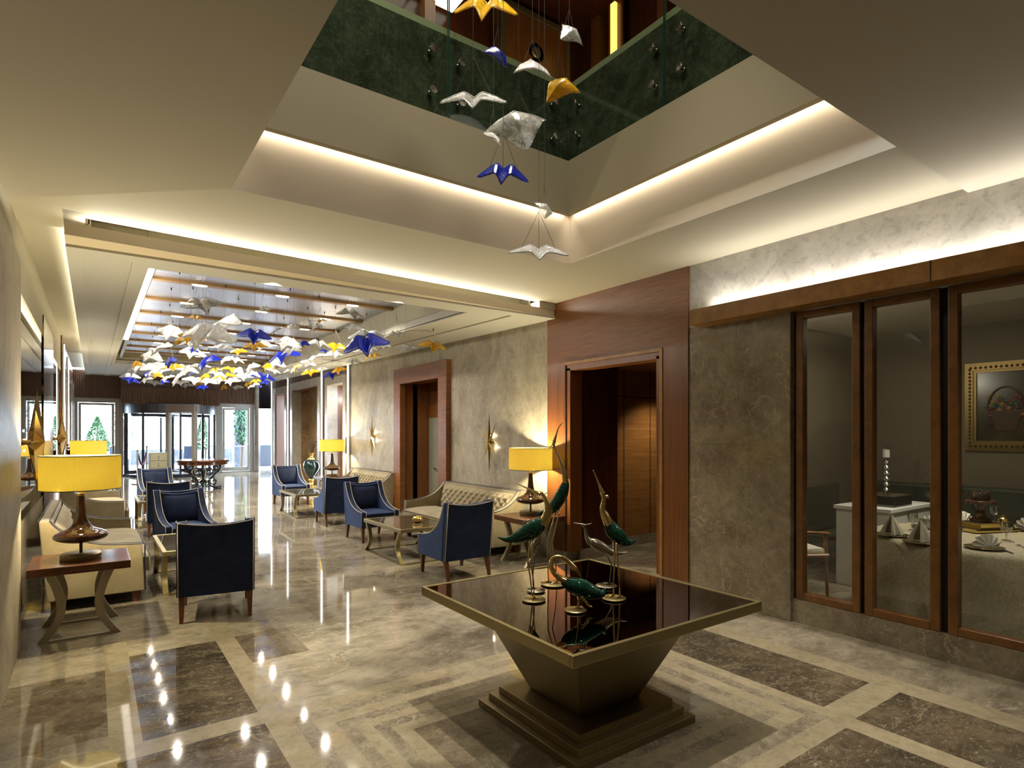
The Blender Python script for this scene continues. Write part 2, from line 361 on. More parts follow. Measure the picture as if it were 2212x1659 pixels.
# ---------------------------------------------------------------- floor: one slab, its inlay as material zones
XL, XR, YN, YF = -.5, 5.0, -3.0, 22.0
def floor_mat(x, y):
    nx0, nx1, ny0, ny1 = .94, 3.50, 1.72, 3.52          # nested rectangles under the big table
    if nx0 < x < nx1 and ny0 < y < ny1:
        d = min(x-nx0, nx1-x, ny1-y, y-ny0)
        for lim, m in ((.09,3),(.19,2),(.27,3),(.35,2),(.43,3),(.52,2)):
            if d < lim: return m
        return 4
    if .80 < x < 3.60 and 1.60 < y < 3.66: return 2       # beige frame
    if 3.60 < x < 4.20 and 1.80 < y < 3.45: return 1       # dark slabs
    if 3.60 < x < 4.36 and 1.62 < y < 1.80: return 2
    if .80 < x < .94 and 3.66 <= y < 6.2: return 2
    if x < .80 and 3.55 < y < 3.72: return 2
    if 4.20 < x < 4.40 and -3 < y < 4.6: return 2
    if 3.60 < x < 4.20 and -.2 < y < 1.62: return 1
    if 1.9 < x < 3.45 and -.2 < y < 1.60: return 1
    if 3.45 < x < 3.60 and -3 < y < 1.62: return 2
    if .22 < x < .80 and 3.72 < y < 5.2: return 1
    if .10 < x < .80 and 1.6 < y < 3.55: return 1
    if .07 < x < .22 and 1.6 < y < 5.6: return 2
    if -.45 < x < .07 and 3.9 < y < 5.0: return 4
    if .94 < x < 1.35 and 4.55 < y < 5.22: return 4
    return 0
xs = {XL-.3, XR+5.0, -.45,.07,.10,.22,.80,.94,1.35,1.9,3.45,3.5,3.60,4.20,4.36,4.40}; ys = {YN, YF+.6, -.2,1.60,1.62,1.72,1.8,3.45,3.52,3.55,3.66,3.72,3.9,4.55,4.6,5.0,5.2,5.22,5.6,6.2}
for lim in (.09,.19,.27,.35,.43,.52): xs |= {.94+lim, 3.50-lim}; ys |= {1.72+lim, 3.52-lim}
ys |= {8+.7*k for k in range(20)}
xs = sorted(xs); ys = sorted(ys); mb = MB(); nx, ny = len(xs), len(ys)
mb.v = [(x, y, fz(y)) for x in xs for y in ys]
for i in range(nx-1):
    for j in range(ny-1):
        mb.f.append((i*ny+j, (i+1)*ny+j, (i+1)*ny+j+1, i*ny+j+1)); mb.m.append(floor_mat((xs[i]+xs[i+1])/2, (ys[j]+ys[j+1])/2))
st('floor', mb, [M['floor'], M['fl_dark'], M['fl_beige'], M['fl_grey'], M['fl_mid']], smooth=True, fix=False)

# ---------------------------------------------------------------- ceilings
AX0, AX1, AY0, AY1 = .78, 3.94, 1.50, 4.52             # atrium opening
mb = MB()
mb.box(AX1, 5.0, AY0-.1, AY1, CEIL, CEIL+.12)
mb.prism([(XL,AY1),(5.0,AY1),(5.0,6.2),(4.72,6.2),(4.72,6.07),(-.05,5.82),(-.05,6.2),(XL,6.2)], CEIL, CEIL+.12, 'z'); mb.box(-.05, 4.72, 5.78, 6.46, 3.54, 3.6)
mb.box(XL, AX0, AY0-.1, AY1, CEIL, CEIL+.12)
mb.hexa([(XL,6.1,3.42),(-.02,6.1,3.42),(-.02,17.3,3.60),(XL,17.3,3.60)], [(XL,6.1,3.54),(-.02,6.1,3.54),(-.02,17.3,3.72),(XL,17.3,3.72)])               # strip of ceiling beside the hall panel
st('ceiling', mb, M['plaster'])
mb = MB(); mb.prism([(XL,YN),(5.0,YN),(5.0,AY0),(AX0,AY0+.02),(AX0,4.42),(XL,5.55)], CEIL-.035, CEIL-.002, 'z')
st('ceiling_near', mb, M['plaster_near'])
# atrium shaft: lit lower band, projecting upper box, green marble parapet
mb = MB()
def ring(mb, x0, x1, y0, y1, z0, z1, t):
    mb.box(x0-t, x0, y0-t, y1+t, z0, z1); mb.box(x1, x1+t, y0-t, y1+t, z0, z1)
    mb.box(x0, x1, y0-t, y0, z0, z1); mb.box(x0, x1, y1, y1+t, z0, z1)
ring(mb, AX0, AX1, AY0, AY1, CEIL+.12, 3.90, .12)
mb.box(AX0-.1, AX1+.1, AY1-.001, AY1, CEIL, CEIL+.13); mb.box(AX1-.001, AX1, AY0, AY1, CEIL, CEIL+.13); mb.box(AX0, AX0+.001, AY0, AY1, CEIL, CEIL+.13)
st('wall_atrium_band', mb, plain('tan_plaster', (.47,.395,.29), .75))
mb = MB(); ring(mb, AX0+.10, AX1-.10, AY0+.10, AY1-.10, 3.835, 4.30, .055); ring(mb, AX0+.10, AX1-.10, AY0+.10, AY1-.10, 4.30, 4.36, .10)
ring(mb, AX0+.07, AX1-.07, AY0+.07, AY1-.07, 4.22, 4.33, .03)
st('wall_atrium_box', mb, plain('olive_plaster', (.27,.235,.15), .75))
mb = MB(); ring(mb, AX0, AX1, AY0, AY1, 4.36, 5.14, .10)
st('wall_atrium_parapet', mb, M['green'])
mb = MB(); ring(mb, AX0, AX1, AY0, AY1, 5.14, 5.20, .16)
st('trim_parapet_coping', mb, M['coping'])
mb = MB(); ring(mb, AX0-.1, AX1+.1, AY0-.1, AY1+.1, 3.90, 4.36, .04)
st('wall_atrium_slab', mb, M['plaster_near'])
# upper storey, closed in dark timber
mb = MB(); ring(mb, -4.5, 7.4, -3.5, 8.2, 4.4, 9.0, .1); mb.box(-4.5, 7.4, -3.5, 8.2, 9.0, 9.1)
mb.box(-4.5, AX0-.1, -3.5, 8.2, 4.4, 4.6); mb.box(AX1+.1, 7.4, -3.5, 8.2, 4.4, 4.6); mb.box(AX0-.1, AX1+.1, AY1+.1, 8.2, 4.4, 4.6); mb.box(AX0-.1, AX1+.1, -3.5, AY0-.1, 4.4, 4.6)
st('wall_upper_storey', mb, M['wood_dk'])
mb = MB()
for k in range(9): mb.box(-4 + 1.35*k, -3.82 + 1.35*k, 8.02, 8.2, 4.6, 9.0)
for k in range(8): mb.box(7.22, 7.4, -3 + 1.5*k, -2.8 + 1.5*k, 4.6, 9.0)
for z in (6.2, 7.7): mb.box(-4.5, 7.4, 8.08, 8.2, z, z+.12); mb.box(7.28, 7.4, -3.5, 8.2, z, z+.12)
st('trim_upper_panelling', mb, M['wood_v'])
mb = MB()
for x in (2.6, 3.3, 4.0): mb.box(x, x+.62, 7.0, 8.1, 8.30, 8.36)
st('ceiling_upper_panels', mb, M['softbox'])
o = thing('wall_light_strip', 'glowing amber vertical light strip on the dark wall of the upper floor', 'light', (7.14, 7.06, 7.2))
mk('glow_tube', MB().box(-.03,.03,-.05,.05,-1.6,1.7), M['led_gold'], o); mk('housing', MB().box(.035,.08,-.16,.16,-1.7,1.8), M['wood_v'], o)
o = thing('wall_frame', 'carved gilt-edged frame on the dark upper floor wall', 'frame', (6.2, 8.0, 8.2))
mb = MB()
for a, b_, c, d in ((-.75,.75,.55,.65),(-.75,.75,-.65,-.55),(-.75,-.65,-.65,.65),(.65,.75,-.65,.65)): mb.box(a, b_, -.06, 0, c, d)
mk('gilt_border', mb, M['bronze_dk'], o, bev=.01); mk('panel', MB().box(-.65,.65,-.03,0,-.55,.55), M['wood_v'], o)
mk('rosette', MB().lathe([(.18,0),(.16,.03),(.10,.03),(.08,.05),(.001,.05)], 20), M['bronze_dk'], o).rotation_euler = (PI/2, 0, 0)
# glass balustrade panels on standoffs
def balustrade(x0, x1, y0, y1, label, offs, nrm):
    o = thing('balustrade_panel', label, 'glass panel', ((x0+x1)/2, (y0+y1)/2, 4.37), 0, 'glass panels round the atrium')
    cx, cy = (x0+x1)/2, (y0+y1)/2
    mk('glass_sheet', MB().box(x0-cx, x1-cx, y0-cy, y1-cy, 0, 1.55), M['pane_green'], o)
    ex = .002
    ve = MB()
    for s in ((1 if x0 < 2 else 0) if nrm == 'y' else (0 if y0 > 3 else 1),):
        if nrm == 'y': ve.box((x0, x1)[s]-cx-.0025, (x0, x1)[s]-cx+.0025, y0-cy-.001, y1-cy+.001, 0, 1.55)
        else: ve.box(x0-cx-.001, x1-cx+.001, (y0, y1)[s]-cy-.0025, (y0, y1)[s]-cy+.0025, 0, 1.55)
    mk('vertical_edge', ve, M['glass_edge'], o)
    mk('polished_edge', MB().box(x0-cx-ex, x1-cx+ex, y0-cy-ex, y1-cy+ex, -.006, -.001), M['glass_edge'], o)
    for a, z in offs:
        c = (a-cx, 0, z) if nrm == 'y' else (0, a-cy, z)
        mb = MB(); mb.lathe([(.001,-.02),(.034,-.018),(.036,-.008),(.022,-.006),(.010,0),(.010,.05),(.018,.055),(.018,.075)], 18)
        s = mk('standoff', mb, M['pewter'], o, smooth=True, autos=40); s.location = c
        s.rotation_euler = (-PI/2, 0, 0) if nrm == 'y' else (0, PI/2, 0)
GP = .07
balustrade(AX0+.12, 2.49, AY1-GP-.012, AY1-GP, 'clear glass balustrade panel on the far side of the atrium, left of its vertical joint', [(1.30,.28),(1.30,.62),(2.35,.20),(2.35,.55)], 'y')
balustrade(2.505, AX1-GP-.02, AY1-GP-.012, AY1-GP, 'clear glass balustrade panel on the far side of the atrium, next to the corner', [(2.63,.18),(2.63,.53),(3.70,.2),(3.70,.54)], 'y')
balustrade(AX1-GP-.012, AX1-GP, 3.245, AY1-GP-.02, 'clear glass balustrade panel on the right side of the atrium, next to the corner', [(4.36,.23),(4.36,.54),(3.38,.25),(3.38,.56)], 'x')
balustrade(AX1-GP-.012, AX1-GP, AY0+.12, 3.23, 'clear glass balustrade panel on the right side of the atrium, beside the near soffit', [(3.09,.25),(3.09,.58),(1.9,.25),(1.9,.58)], 'x')

# ---------------------------------------------------------------- hall soffit with the long recess
RX0, RX1, RY0, RY1, RZ = .42, 3.85, 6.45, 17.3, 3.63
mb = MB()
def sl(x0, x1, y0, y1, dz=0, th=.11):
    mb.hexa([(x0,y0,cz(y0)+dz),(x1,y0,cz(y0)+dz),(x1,y1,cz(y1)+dz),(x0,y1,cz(y1)+dz)], [(x0,y0,cz(y0)+th),(x1,y0,cz(y0)+th),(x1,y1,cz(y1)+th),(x0,y1,cz(y1)+th)])
sl(-.18, RX0, 6.1, 22.0); sl(RX1, 5.0, 6.1, 22.0); sl(RX0, RX1, RY1, 22.0); sl(RX0, RX1, 6.1, RY0)
st('ceiling_hall', mb, M['plaster_hall']); mb = MB()
mb.hexa([(-.18,5.72,3.2),(5.0,6.02,3.2),(5.0,6.1,3.2),(-.18,6.1,3.2)], [(-.18,5.72,3.295),(5.0,6.02,3.295),(5.0,6.1,3.295),(-.18,6.1,3.295)])
st('trim_fascia', mb, plain('brightened_fascia', (.66,.56,.40), .7))  # paler tan stands in for light missing on the front face
mb = MB(); sl(XL, -.18, 17.3, 22.0, .20, .32); st('ceiling_hall_strip', mb, M['plaster_hall'])
mb = MB(); mb.box(-.06, 5.0, 6.42, 6.46, 3.30, 3.6); mb.box(-.03, -.01, 6.1, 17.3, 3.30, 3.70); mb.box(4.72, 5.0, 6.0, 6.42, 3.29, 3.6); mb.hexa([(-.05,5.78,3.5),(4.72,6.03,3.5),(4.72,6.07,3.5),(-.05,5.82,3.5)], [(-.05,5.78,3.6),(4.72,6.03,3.6),(4.72,6.07,3.6),(-.05,5.82,3.6)]); mb.box(-.06, -.05, 5.78, 6.1, 3.5, 3.6)
st('wall_cove_back', mb, M['plaster'])
# shallow sunk panels in the soffit, drawn as raised battens
mb = MB()
def batten(x0, x1, y0, y1, d=.018):
    mb.hexa([(x0,y0,cz(y0)-d),(x1,y0,cz(y0)-d),(x1,y1,cz(y1)-d),(x0,y1,cz(y1)-d)], [(x0,y0,cz(y0)+.01),(x1,y0,cz(y0)+.01),(x1,y1,cz(y1)+.01),(x0,y1,cz(y1)+.01)])
batten(-.18, -.07, 6.0, 21.9); batten(.29, .42, 6.0, 21.9); batten(-.07, .29, 6.0, 6.22); batten(.42, 3.85, 6.0, 6.36); batten(3.85, 3.99, 6.0, 21.9); batten(3.99, 4.42, 6.0, 6.2); batten(4.42, 5.0, 6.0, 21.9)
st('trim_soffit_battens', mb, M['plaster_hall'])
# recess: side faces, slatted metal lid
mb = MB()
mb.hexa([(RX1,RY0,3.31),(RX1+.05,RY0,3.31),(RX1+.05,RY1,3.49),(RX1,RY1,3.49)], [(RX1,RY0,RZ+.04),(RX1+.05,RY0,RZ+.04),(RX1+.05,RY1,RZ+.04),(RX1,RY1,RZ+.04)])
mb.box(RX0-.05, RX0, RY0, RY1, 3.31, RZ+.04); mb.box(RX0, RX1, RY1, RY1+.05, 3.47, RZ+.04); mb.box(RX0, RX1, RY0-.05, RY0, 3.31, RZ+.04)
st('wall_recess', mb, M['plaster'])
m, nt, b = newmat('sky_tinted_brushed_metal')
v = coords(nt); sep = N(nt, 'ShaderNodeSeparateXYZ'); L(nt, v, sep.inputs[0])
fr = mathn(nt, 'FRACT', mathn(nt, 'MULTIPLY', sep.outputs[1], 8.0)); gap = mathn(nt, 'LESS_THAN', fr, .10)
n1 = noise(nt, coords(nt, (.6,30,1)), 3, 5)
base = mixc(nt, remap(nt, n1, .3, .7), (.40,.43,.54), (.60,.64,.78))  # blue in the base colour stands in for reflected daylight
L(nt, mixc(nt, gap, base, (.16,.15,.16)), b.inputs['Base Color']); setp(b, rough=.28, metal=.75)
M['lid'] = m
st('ceiling_recess', MB().box(RX0-.05, RX1+.05, RY0-.05, RY1+.05, RZ, RZ+.06), M['lid'])
mb = MB(); mb.box(RX0+.10, RX0+.16, RY0+.05, RY1-.05, 3.50, RZ); mb.box(RX0+.10, RX1, RY1-.12, RY1-.06, 3.54, RZ)
st('trim_recess_edge', mb, M['bronze'])
o = thing('recess_light_strip', 'long bright strip light along the left edge of the hall ceiling recess', 'light', (RX0+.05, 0, 3.45))
mk('diffuser', MB().box(-.045, .085, RY0+.1, RY1-3.9, 0, .03), M['softbox'], o)
SY = [8.63-1.05, 8.63, 9.91, 11.11, 12.37, 13.47, 14.56, 15.58, 16.56]
ordn = 'nearest second third fourth fifth sixth seventh eighth ninth'.split()
for k, y in enumerate(SY[1:]):
    o = thing('ceiling_light_bar', f'{"nearest" if k == 0 else ordn[k]} brass light bar{"" if k == 0 else " from the front"} across the hall ceiling recess', 'light', (0, y, RZ-.035), 0, 'brass light bars in the hall ceiling')
    mk('brass_channel', MB().box(RX0+.16, RX1-.02, -.055, .055, 0, .034), M['barbrass'], o)
    for j, x in enumerate((1.14, 2.18, 3.20)):
        mk('lamp_lens', MB().lathe([(.05,-.006),(.05,.0)], 20, (x,0,0), 1.8, .9), M['led_warm'], o)
        light('bar_downlight', 'SPOT', (x, 0, -.03), (88 if k < 4 else 95), WARM2, .03, spot=150, blend=.5, rot=(0,0,0), parent=o)

# ---------------------------------------------------------------- right wall
def wall_x(mb, x0, x1, y0, y1, z0, z1, holes):     # wall along y with rectangular openings (ya, yb, top)
    y = y0
    for ya, yb, zb, zt in sorted(holes):
        mb.box(x0, x1, y, ya, z0, z1); mb.box(x0, x1, ya, yb, zt, z1)
        if zb > z0: mb.box(x0, x1, ya, yb, z0, zb)
        y = yb
    mb.box(x0, x1, y, y1, z0, z1)
mb = MB(); wall_x(mb, 5.0, 5.2, 6.17, 13.72, 0, 3.4, [(9.05, 10.75, 0, 2.70)]); st('wall_right_hall', mb, M['wall_stone'])
mb = MB(); wall_x(mb, 4.985, 5.0, 6.17, 13.72, 0, .14, [(8.80, 10.95, 0, .14)]); st('baseboard_right', mb, M['skirt'])
# far section: stone-framed niches between light strips
mb = MB(); wall_x(mb, 5.0, 5.25, 13.72, 21.2, 0, 3.5, [(14.05,15.25,0,2.92),(16.0,18.55,.25,2.95),(19.45,20.55,0,2.95)]); st('wall_right_far', mb, M['wood_v'])
mb = MB()
def frame_x(mb, x0, x1, y0, y1, z0, z1, t, sill=False):
    mb.box(x0, x1, y0, y0+t, z0, z1); mb.box(x0, x1, y1-t, y1, z0, z1); mb.box(x0, x1, y0+t, y1-t, z1-t, z1)
    if sill: mb.box(x0, x1, y0+t, y1-t, z0, z0+t)
frame_x(mb, 4.96, 5.24, 13.88, 15.42, 0, 3.10, .185); frame_x(mb, 4.96, 5.24, 15.84, 18.75, 0, 3.20, .215, True); frame_x(mb, 4.96, 5.26, 19.2, 20.85, 0, 3.18, .22)
st('trim_niche_frames', mb, M['upper_stone'])
mb = MB(); mb.box(5.45, 5.55, 15.9, 18.7, 0, 3.2); mb.box(5.25, 5.45, 18.55, 18.7, 0, 3.2); mb.box(5.25, 5.45, 15.9, 16.0, 0, 3.2); mb.box(5.25, 5.45, 16.0, 18.55, 2.95, 3.05); st('wall_niche_back', mb, marble('niche_stone', (.20,.125,.06), (.33,.215,.11), (.48,.36,.22), 1.4, .2, .014, .5))
mb = MB(); mb.box(5.9, 6.0, 13.9, 15.5, 0, 3.2); mb.box(5.25, 5.9, 15.26, 15.4, 0, 3.2); mb.box(5.9, 6.0, 19.2, 20.9, 0, 3.2); mb.box(5.25, 5.9, 20.56, 20.7, 0, 3.2)
mb.box(5.2, 5.9, 13.9, 15.4, 2.93, 3.1); mb.box(5.2, 5.9, 19.3, 20.8, 2.96, 3.1); st('wall_niche_passages', mb, M['wood_v'])
light('niche_lamp', 'SPOT', (5.28, 16.9, 3.05), 60, WARM, .04, spot=80, blend=.5, aim=(5.45, 17.6, 1.4))
mb = MB(); b2 = MB()
for y in range(0, 75): mb.box(4.975, 5.0, 13.80+.1*y, 13.86+.1*y, 3.22 if 15.8 < 13.8+.1*y < 18.8 else 3.20, 3.5)
st('trim_slats_right', mb, M['slat'])
for k, y in enumerate((13.66, 15.63, 18.95, 20.98)):
    o = thing('wall_light_strip', ('vertical white light strip on the right wall, at the end of the plain stone', 'vertical white light strip right of the wide stone niche', 'vertical white light strip left of the wide stone niche', 'vertical white light strip on the right wall, closest to the entrance')[k], 'light', (4.95, y, fz(y)), 0, 'light strips on the right wall')
    mk('channel', MB().box(0, .05, -.05, .05, .02, 3.30-fz(y)+.14), M['steel'], o); mk('diffuser', MB().box(-.012, 0, -.032, .032, .03, 3.28-fz(y)+.14), M['led'], o)
# star-side door in the hall wall
o = st('door_1', MB(), M['wood_h'])
mb = MB(); frame_x(mb, 4.90, 5.02, 8.80, 10.95, .14, 2.93, .30); mk('door_frame', mb, M['wood_h'], o, bev=.006)
mb = MB(); frame_x(mb, 5.02, 5.3, 9.05, 10.75, .0, 2.70, .06); mk('reveal', mb, M['wood_v'], o)
mb = MB(); mb.box(4.93, 5.02, 8.80, 9.10, 0, .14); mb.box(4.93, 5.02, 10.65, 10.95, 0, .14); mk('plinth', mb, M['skirt'], o)
mb = MB(); mb.box(5.2, 5.60, 10.69, 10.8, 0, 2.72); st('wall_passage_left', mb, M['wood_v'])
mb = MB(); mb.box(5.2, 7.0, 9.0, 10.8, 2.70, 2.8); mb.box(5.57, 5.68, 9.0, 10.8, 1.98, 2.72); mb.box(5.2, 7.0, 8.95, 9.05, 0, 2.72); st('wall_passage', mb, M['wood_h'])
o = st('door_2', MB().box(5.56, 5.60, 9.06, 10.69, 0.02, 1.98), plain('grey_green_door', (.20,.20,.15), .5))
mb = MB(); mb.lathe([(.026,0),(.026,.012),(.012,.014),(.012,.045)], 16); h = mk('handle_rose', mb, M['chrome'], o); h.location = (5.56, 10.42, .97); h.rotation_euler = (0, -PI/2, 0)
mk('door_handle', MB().tube([(5.515,10.42,.97),(5.512,10.37,.97),(5.512,10.26,.975)], .011, 8), M['chrome'], o, smooth=True)

# timber portal beside the lobby
mb = MB(); wall_x(mb, 4.985, 5.2, 3.87, 6.17, .0, CEIL, [(4.19, 5.78, 0, 2.52)])
o = st('wall_portal', MB().box(4.985, 5.2, 3.87, 6.17, 2.58, CEIL), M['wood_h'])
mb = MB(); mb.box(4.985, 5.2, 3.87, 4.24, .13, 2.58); mb.box(4.985, 5.2, 5.80, 6.17, .13, 2.58); mk('jamb_panels', mb, M['wood_v'], o)
mb = MB(); mb.box(4.99, 5.2, 3.87, 4.24, 0, .13); mb.box(4.99, 5.2, 5.80, 6.17, 0, .13); mk('plinth', mb, M['skirt'], o)
mb = MB(); mb.box(4.975, 5.2, 4.24, 5.80, 2.545, 2.58); mb.box(4.975, 5.01, 4.20, 4.24, .13, 2.58); mk('bronze_edge', mb, M['wood_frame'], o)
mb = MB(); mb.box(4.998, 5.2, 4.24, 4.30, 0.13, 2.5); mb.box(4.998, 5.2, 5.72, 5.80, .13, 2.5); mb.box(4.998, 5.2, 4.24, 5.80, 2.47, 2.545); mk('inner_frame', mb, M['wood_v'], o)
mb = MB(); mb.box(4.984, 4.99, 5.792, 5.806, .13, 2.56); mk('shadow_gap', mb, M['dark'], o)
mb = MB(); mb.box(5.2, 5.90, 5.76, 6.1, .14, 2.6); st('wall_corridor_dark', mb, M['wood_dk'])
mb = MB(); mb.box(5.90, 9.0, 6.08, 6.2, .14, 2.8); st('wall_corridor', mb, M['wood_corr'])
mb = MB(); mb.box(5.2, 5.91, 5.75, 6.09, 0, .14); mb.box(5.90, 9.0, 6.07, 6.2, 0, .14); st('baseboard_corridor', mb, M['skirt'])
mb = MB()
for x in (6.35, 6.92, 7.5, 8.1): mb.box(x, x+.012, 6.076, 6.085, .14, 2.8)
mb.box(5.9, 9, 6.076, 6.085, 2.2, 2.21); st('trim_corridor_joints', mb, M['dark'])
mb = MB(); mb.box(5.2, 9.0, 3.9, 6.2, 2.60, 2.7); mb.box(9.0, 9.1, 3.9, 6.2, 0, 2.7); mb.box(5.2, 9.1, 3.88, 3.98, 0, 3.0); st('ceiling_corridor', mb, M['wood_corr'])

# stone pier, cornice, upper stone, window plinth
st('wall_right_pier', MB().box(5.0, 5.2, 2.79, 3.87, 0, 2.74), M['stone'], bev=.006)
st('wall_right_upper', MB().box(5.0, 5.2, YN, 3.87, 2.74, CEIL+.02), M['upper_stone'])
st('wall_right_plinth', MB().box(5.03, 5.2, YN, 2.79, 0, .20), M['stone'])
o = st('trim_cornice', MB().box(4.80, 5.0, YN, 3.71, 2.725, 2.875), M['wood_frame'], bev=.004)
mk('joint', MB().box(4.797, 4.80, 1.655, 1.661, 2.725, 2.875), M['dark'], o)
GL = [(2.235, 2.765), (1.685, 2.20), (.35, 1.635), (-1.0, .30), (-2.4, -1.05)]
for k, (ya, yb) in enumerate(GL):
    o = st(f'window_{k+1}', MB(), M['wood_win'])
    mb = MB(); frame_x(mb, 5.045, 5.125, ya, yb, .20, 2.725, .062, True)
    mk('window_frame', mb, M['wood_win'], o, bev=.005)
    mk('window_pane', MB().box(5.082, 5.088, ya+.055, yb-.055, .255, 2.67), M['pane_din'], o)
mb = MB()
for a, b_ in ((2.765,2.79),(2.20,2.235),(1.635,1.685),(.30,.35),(-1.05,-1.0)): mb.box(5.09, 5.12, a, b_, .2, 2.725)
st('trim_window_gaps', mb, M['dark'])
st('wall_right_end', MB().box(5.03, 5.2, YN, -2.4, .2, 2.74), M['stone'])

# ---------------------------------------------------------------- left wall and the wall behind the camera
mb = MB(); mb.box(XL-.2, XL, YN, 6.35, 0, 3.5); mb.box(XL-.2, XL, 6.35, 14.2, 2.86, 3.6); mb.box(XL-.2, XL-.04, 6.35, 14.2, 0, 2.9)
st('wall_left', mb, M['plaster'])
st('wall_left_pilaster', MB().box(XL, XL+.05, 3.6, 5.9, 0, 3.0), M['wall_stone'], bev=.01)
mb = MB(); mb.box(XL-.04, XL, 6.35, 9.23, .0, .9); mb.box(XL-.04, XL, 11.37, 14.2, 0, .9); st('wall_left_dado', mb, marble('dado_stone', (.22,.18,.12), (.36,.31,.23), (.5,.45,.35), 1.5, .1))
mb = MB(); mb.box(XL-.04, XL, 6.35, 7.72, .9, 2.86); mb.box(XL-.04, XL, 7.73, 9.23, .9, 2.86); mb.box(XL-.04, XL, 11.37, 14.2, .9, 2.86); st('wall_left_mirror', mb, M['mirror'])
m, nt, b = newmat('gold_black_mosaic'); n1 = noise(nt, coords(nt, (1,1,.35)), 16, 3, .7); 
L(nt, mixc(nt, remap(nt, n1, .50, .66), (.015,.012,.012), (.55,.33,.09)), b.inputs['Base Color']); setp(b, rough=.12, metal=.8); M['mosaic'] = m
o = st('trim_mosaic_column', MB().box(XL-.04, XL+.012, 9.23, 11.37, 0, 3.12), M['mosaic'])
st('wall_left_far', MB().box(XL-.2, XL+.02, 14.2, 22.2, 0, 3.7), M['wood_v'])
mb = MB(); frame_x(mb, XL, XL+.06, 14.5, 16.4, 0, 3.0, .2); frame_x(mb, XL, XL+.06, 17.0, 19.0, 0, 3.1, .2); frame_x(mb, XL, XL+.06, 19.6, 21.3, 0, 3.1, .2); st('trim_left_frames', mb, M['upper_stone'])
for k, y in enumerate((14.25, 16.7)):
    o = thing('wall_light_strip', ('vertical white light strip on the left wall where the mirrors end', 'vertical white light strip on the left wall, second past the mirrors')[k], 'light', (XL+.05, y, fz(y)), 0, 'light strips on the left wall')
    mk('channel', MB().box(-.04, 0, -.05, .05, .02, 3.4-fz(y)), M['steel'], o); mk('diffuser', MB().box(0, .012, -.032, .032, .03, 3.38-fz(y)), M['led'], o)
st('wall_back', MB().box(-.7, 5.3, YN-.1, YN, 0, 3.6), M['plaster'])

# ---------------------------------------------------------------- dining room behind the windows
mb = MB(); mb.box(8.75, 8.85, -3, 4.0, 0, 3.05); mb.box(5.2, 8.8, -3.1, -3.0, 0, 3.05); st('wall_dining', mb, M['dwall'])
mb = MB(); mb.box(5.2, 8.85, 3.86, 3.98, 0, 3.1); st('wall_dining_end', mb, M['dwall'])
st('ceiling_dining', MB().box(5.2, 8.85, -3.1, 4.0, 2.98, 3.1), plain('dining_ceiling', (.52,.47,.38), .8))
# ---------------------------------------------------------------- entrance
YE = 22.0; F0 = fz(YE)
mb = MB()
mb.box(-.52, .70, YE-.04, YE+.16, 2.76, 3.6); mb.box(3.40, 4.62, YE-.04, YE+.16, 2.70, 3.6)
mb.box(.70, 3.40, YE-.75, YE-.6, 2.58, 3.08); mb.box(.70, 3.40, YE-.6, YE+.2, 3.06, 3.6); mb.box(.70, .8, YE-.7, YE+.1, 2.58, 3.08); mb.box(3.3, 3.40, YE-.7, YE+.1, 2.58, 3.08)
st('wall_entrance_header', mb, M['slat'])
mb = MB()
for k in range(26): mb.box(-.50+.047*k, -.478+.047*k, YE-.07, YE-.04, 2.76, 3.46)
for k in range(25): mb.box(3.42+.047*k, 3.442+.047*k, YE-.07, YE-.04, 2.70, 3.44)
for k in range(57): mb.box(.71+.047*k, .735+.047*k, YE-.785, YE-.75, 2.58, 3.08)
st('trim_header_slats', mb, wood('slat_face', (.13,.066,.038), (.23,.125,.075), (9,9,.5), 2, .45))
def frame_y(mb, x0, x1, y0, y1, z0, z1, t, bt=None):
    mb.box(x0, x0+t, y0, y1, z0, z1); mb.box(x1-t, x1, y0, y1, z0, z1); mb.box(x0+t, x1-t, y0, y1, z1-t, z1); mb.box(x0+t, x1-t, y0, y1, z0, z0+(bt or t))
def glass_door(n, x0, x1, top, jl, jr):
    o = st(f'door_{n}', MB(), M['alum'])
    mb = MB(); frame_y(mb, x0, x1, YE-.03, YE+.09, F0, top, .14, .03); mk('door_frame', mb, M['alum'], o, bev=.008)
    mb = MB(); frame_y(mb, x0+.15, x1-.15, YE, YE+.06, F0+.04, top-.15, .07, .13); mk('leaf', mb, M['alum'], o, bev=.006)
    mk('pane', MB().box(x0+.21, x1-.21, YE+.027, YE+.033, F0+.16, top-.21), M['pane'], o)
    zb = F0+.88
    mk('push_bar', MB().tube([(x0+.2,YE,zb+.09),(x0+.2,YE-.07,zb+.07),(x0+.27,YE-.09,zb),(x1-.27,YE-.09,zb),(x1-.2,YE-.07,zb+.07),(x1-.2,YE,zb+.09)], .014, 8), M['chrome'], o, smooth=True)
glass_door(3, -.50, .70, 2.76, 0, 0); glass_door(4, 3.45, 4.60, 2.70, 0, 0)
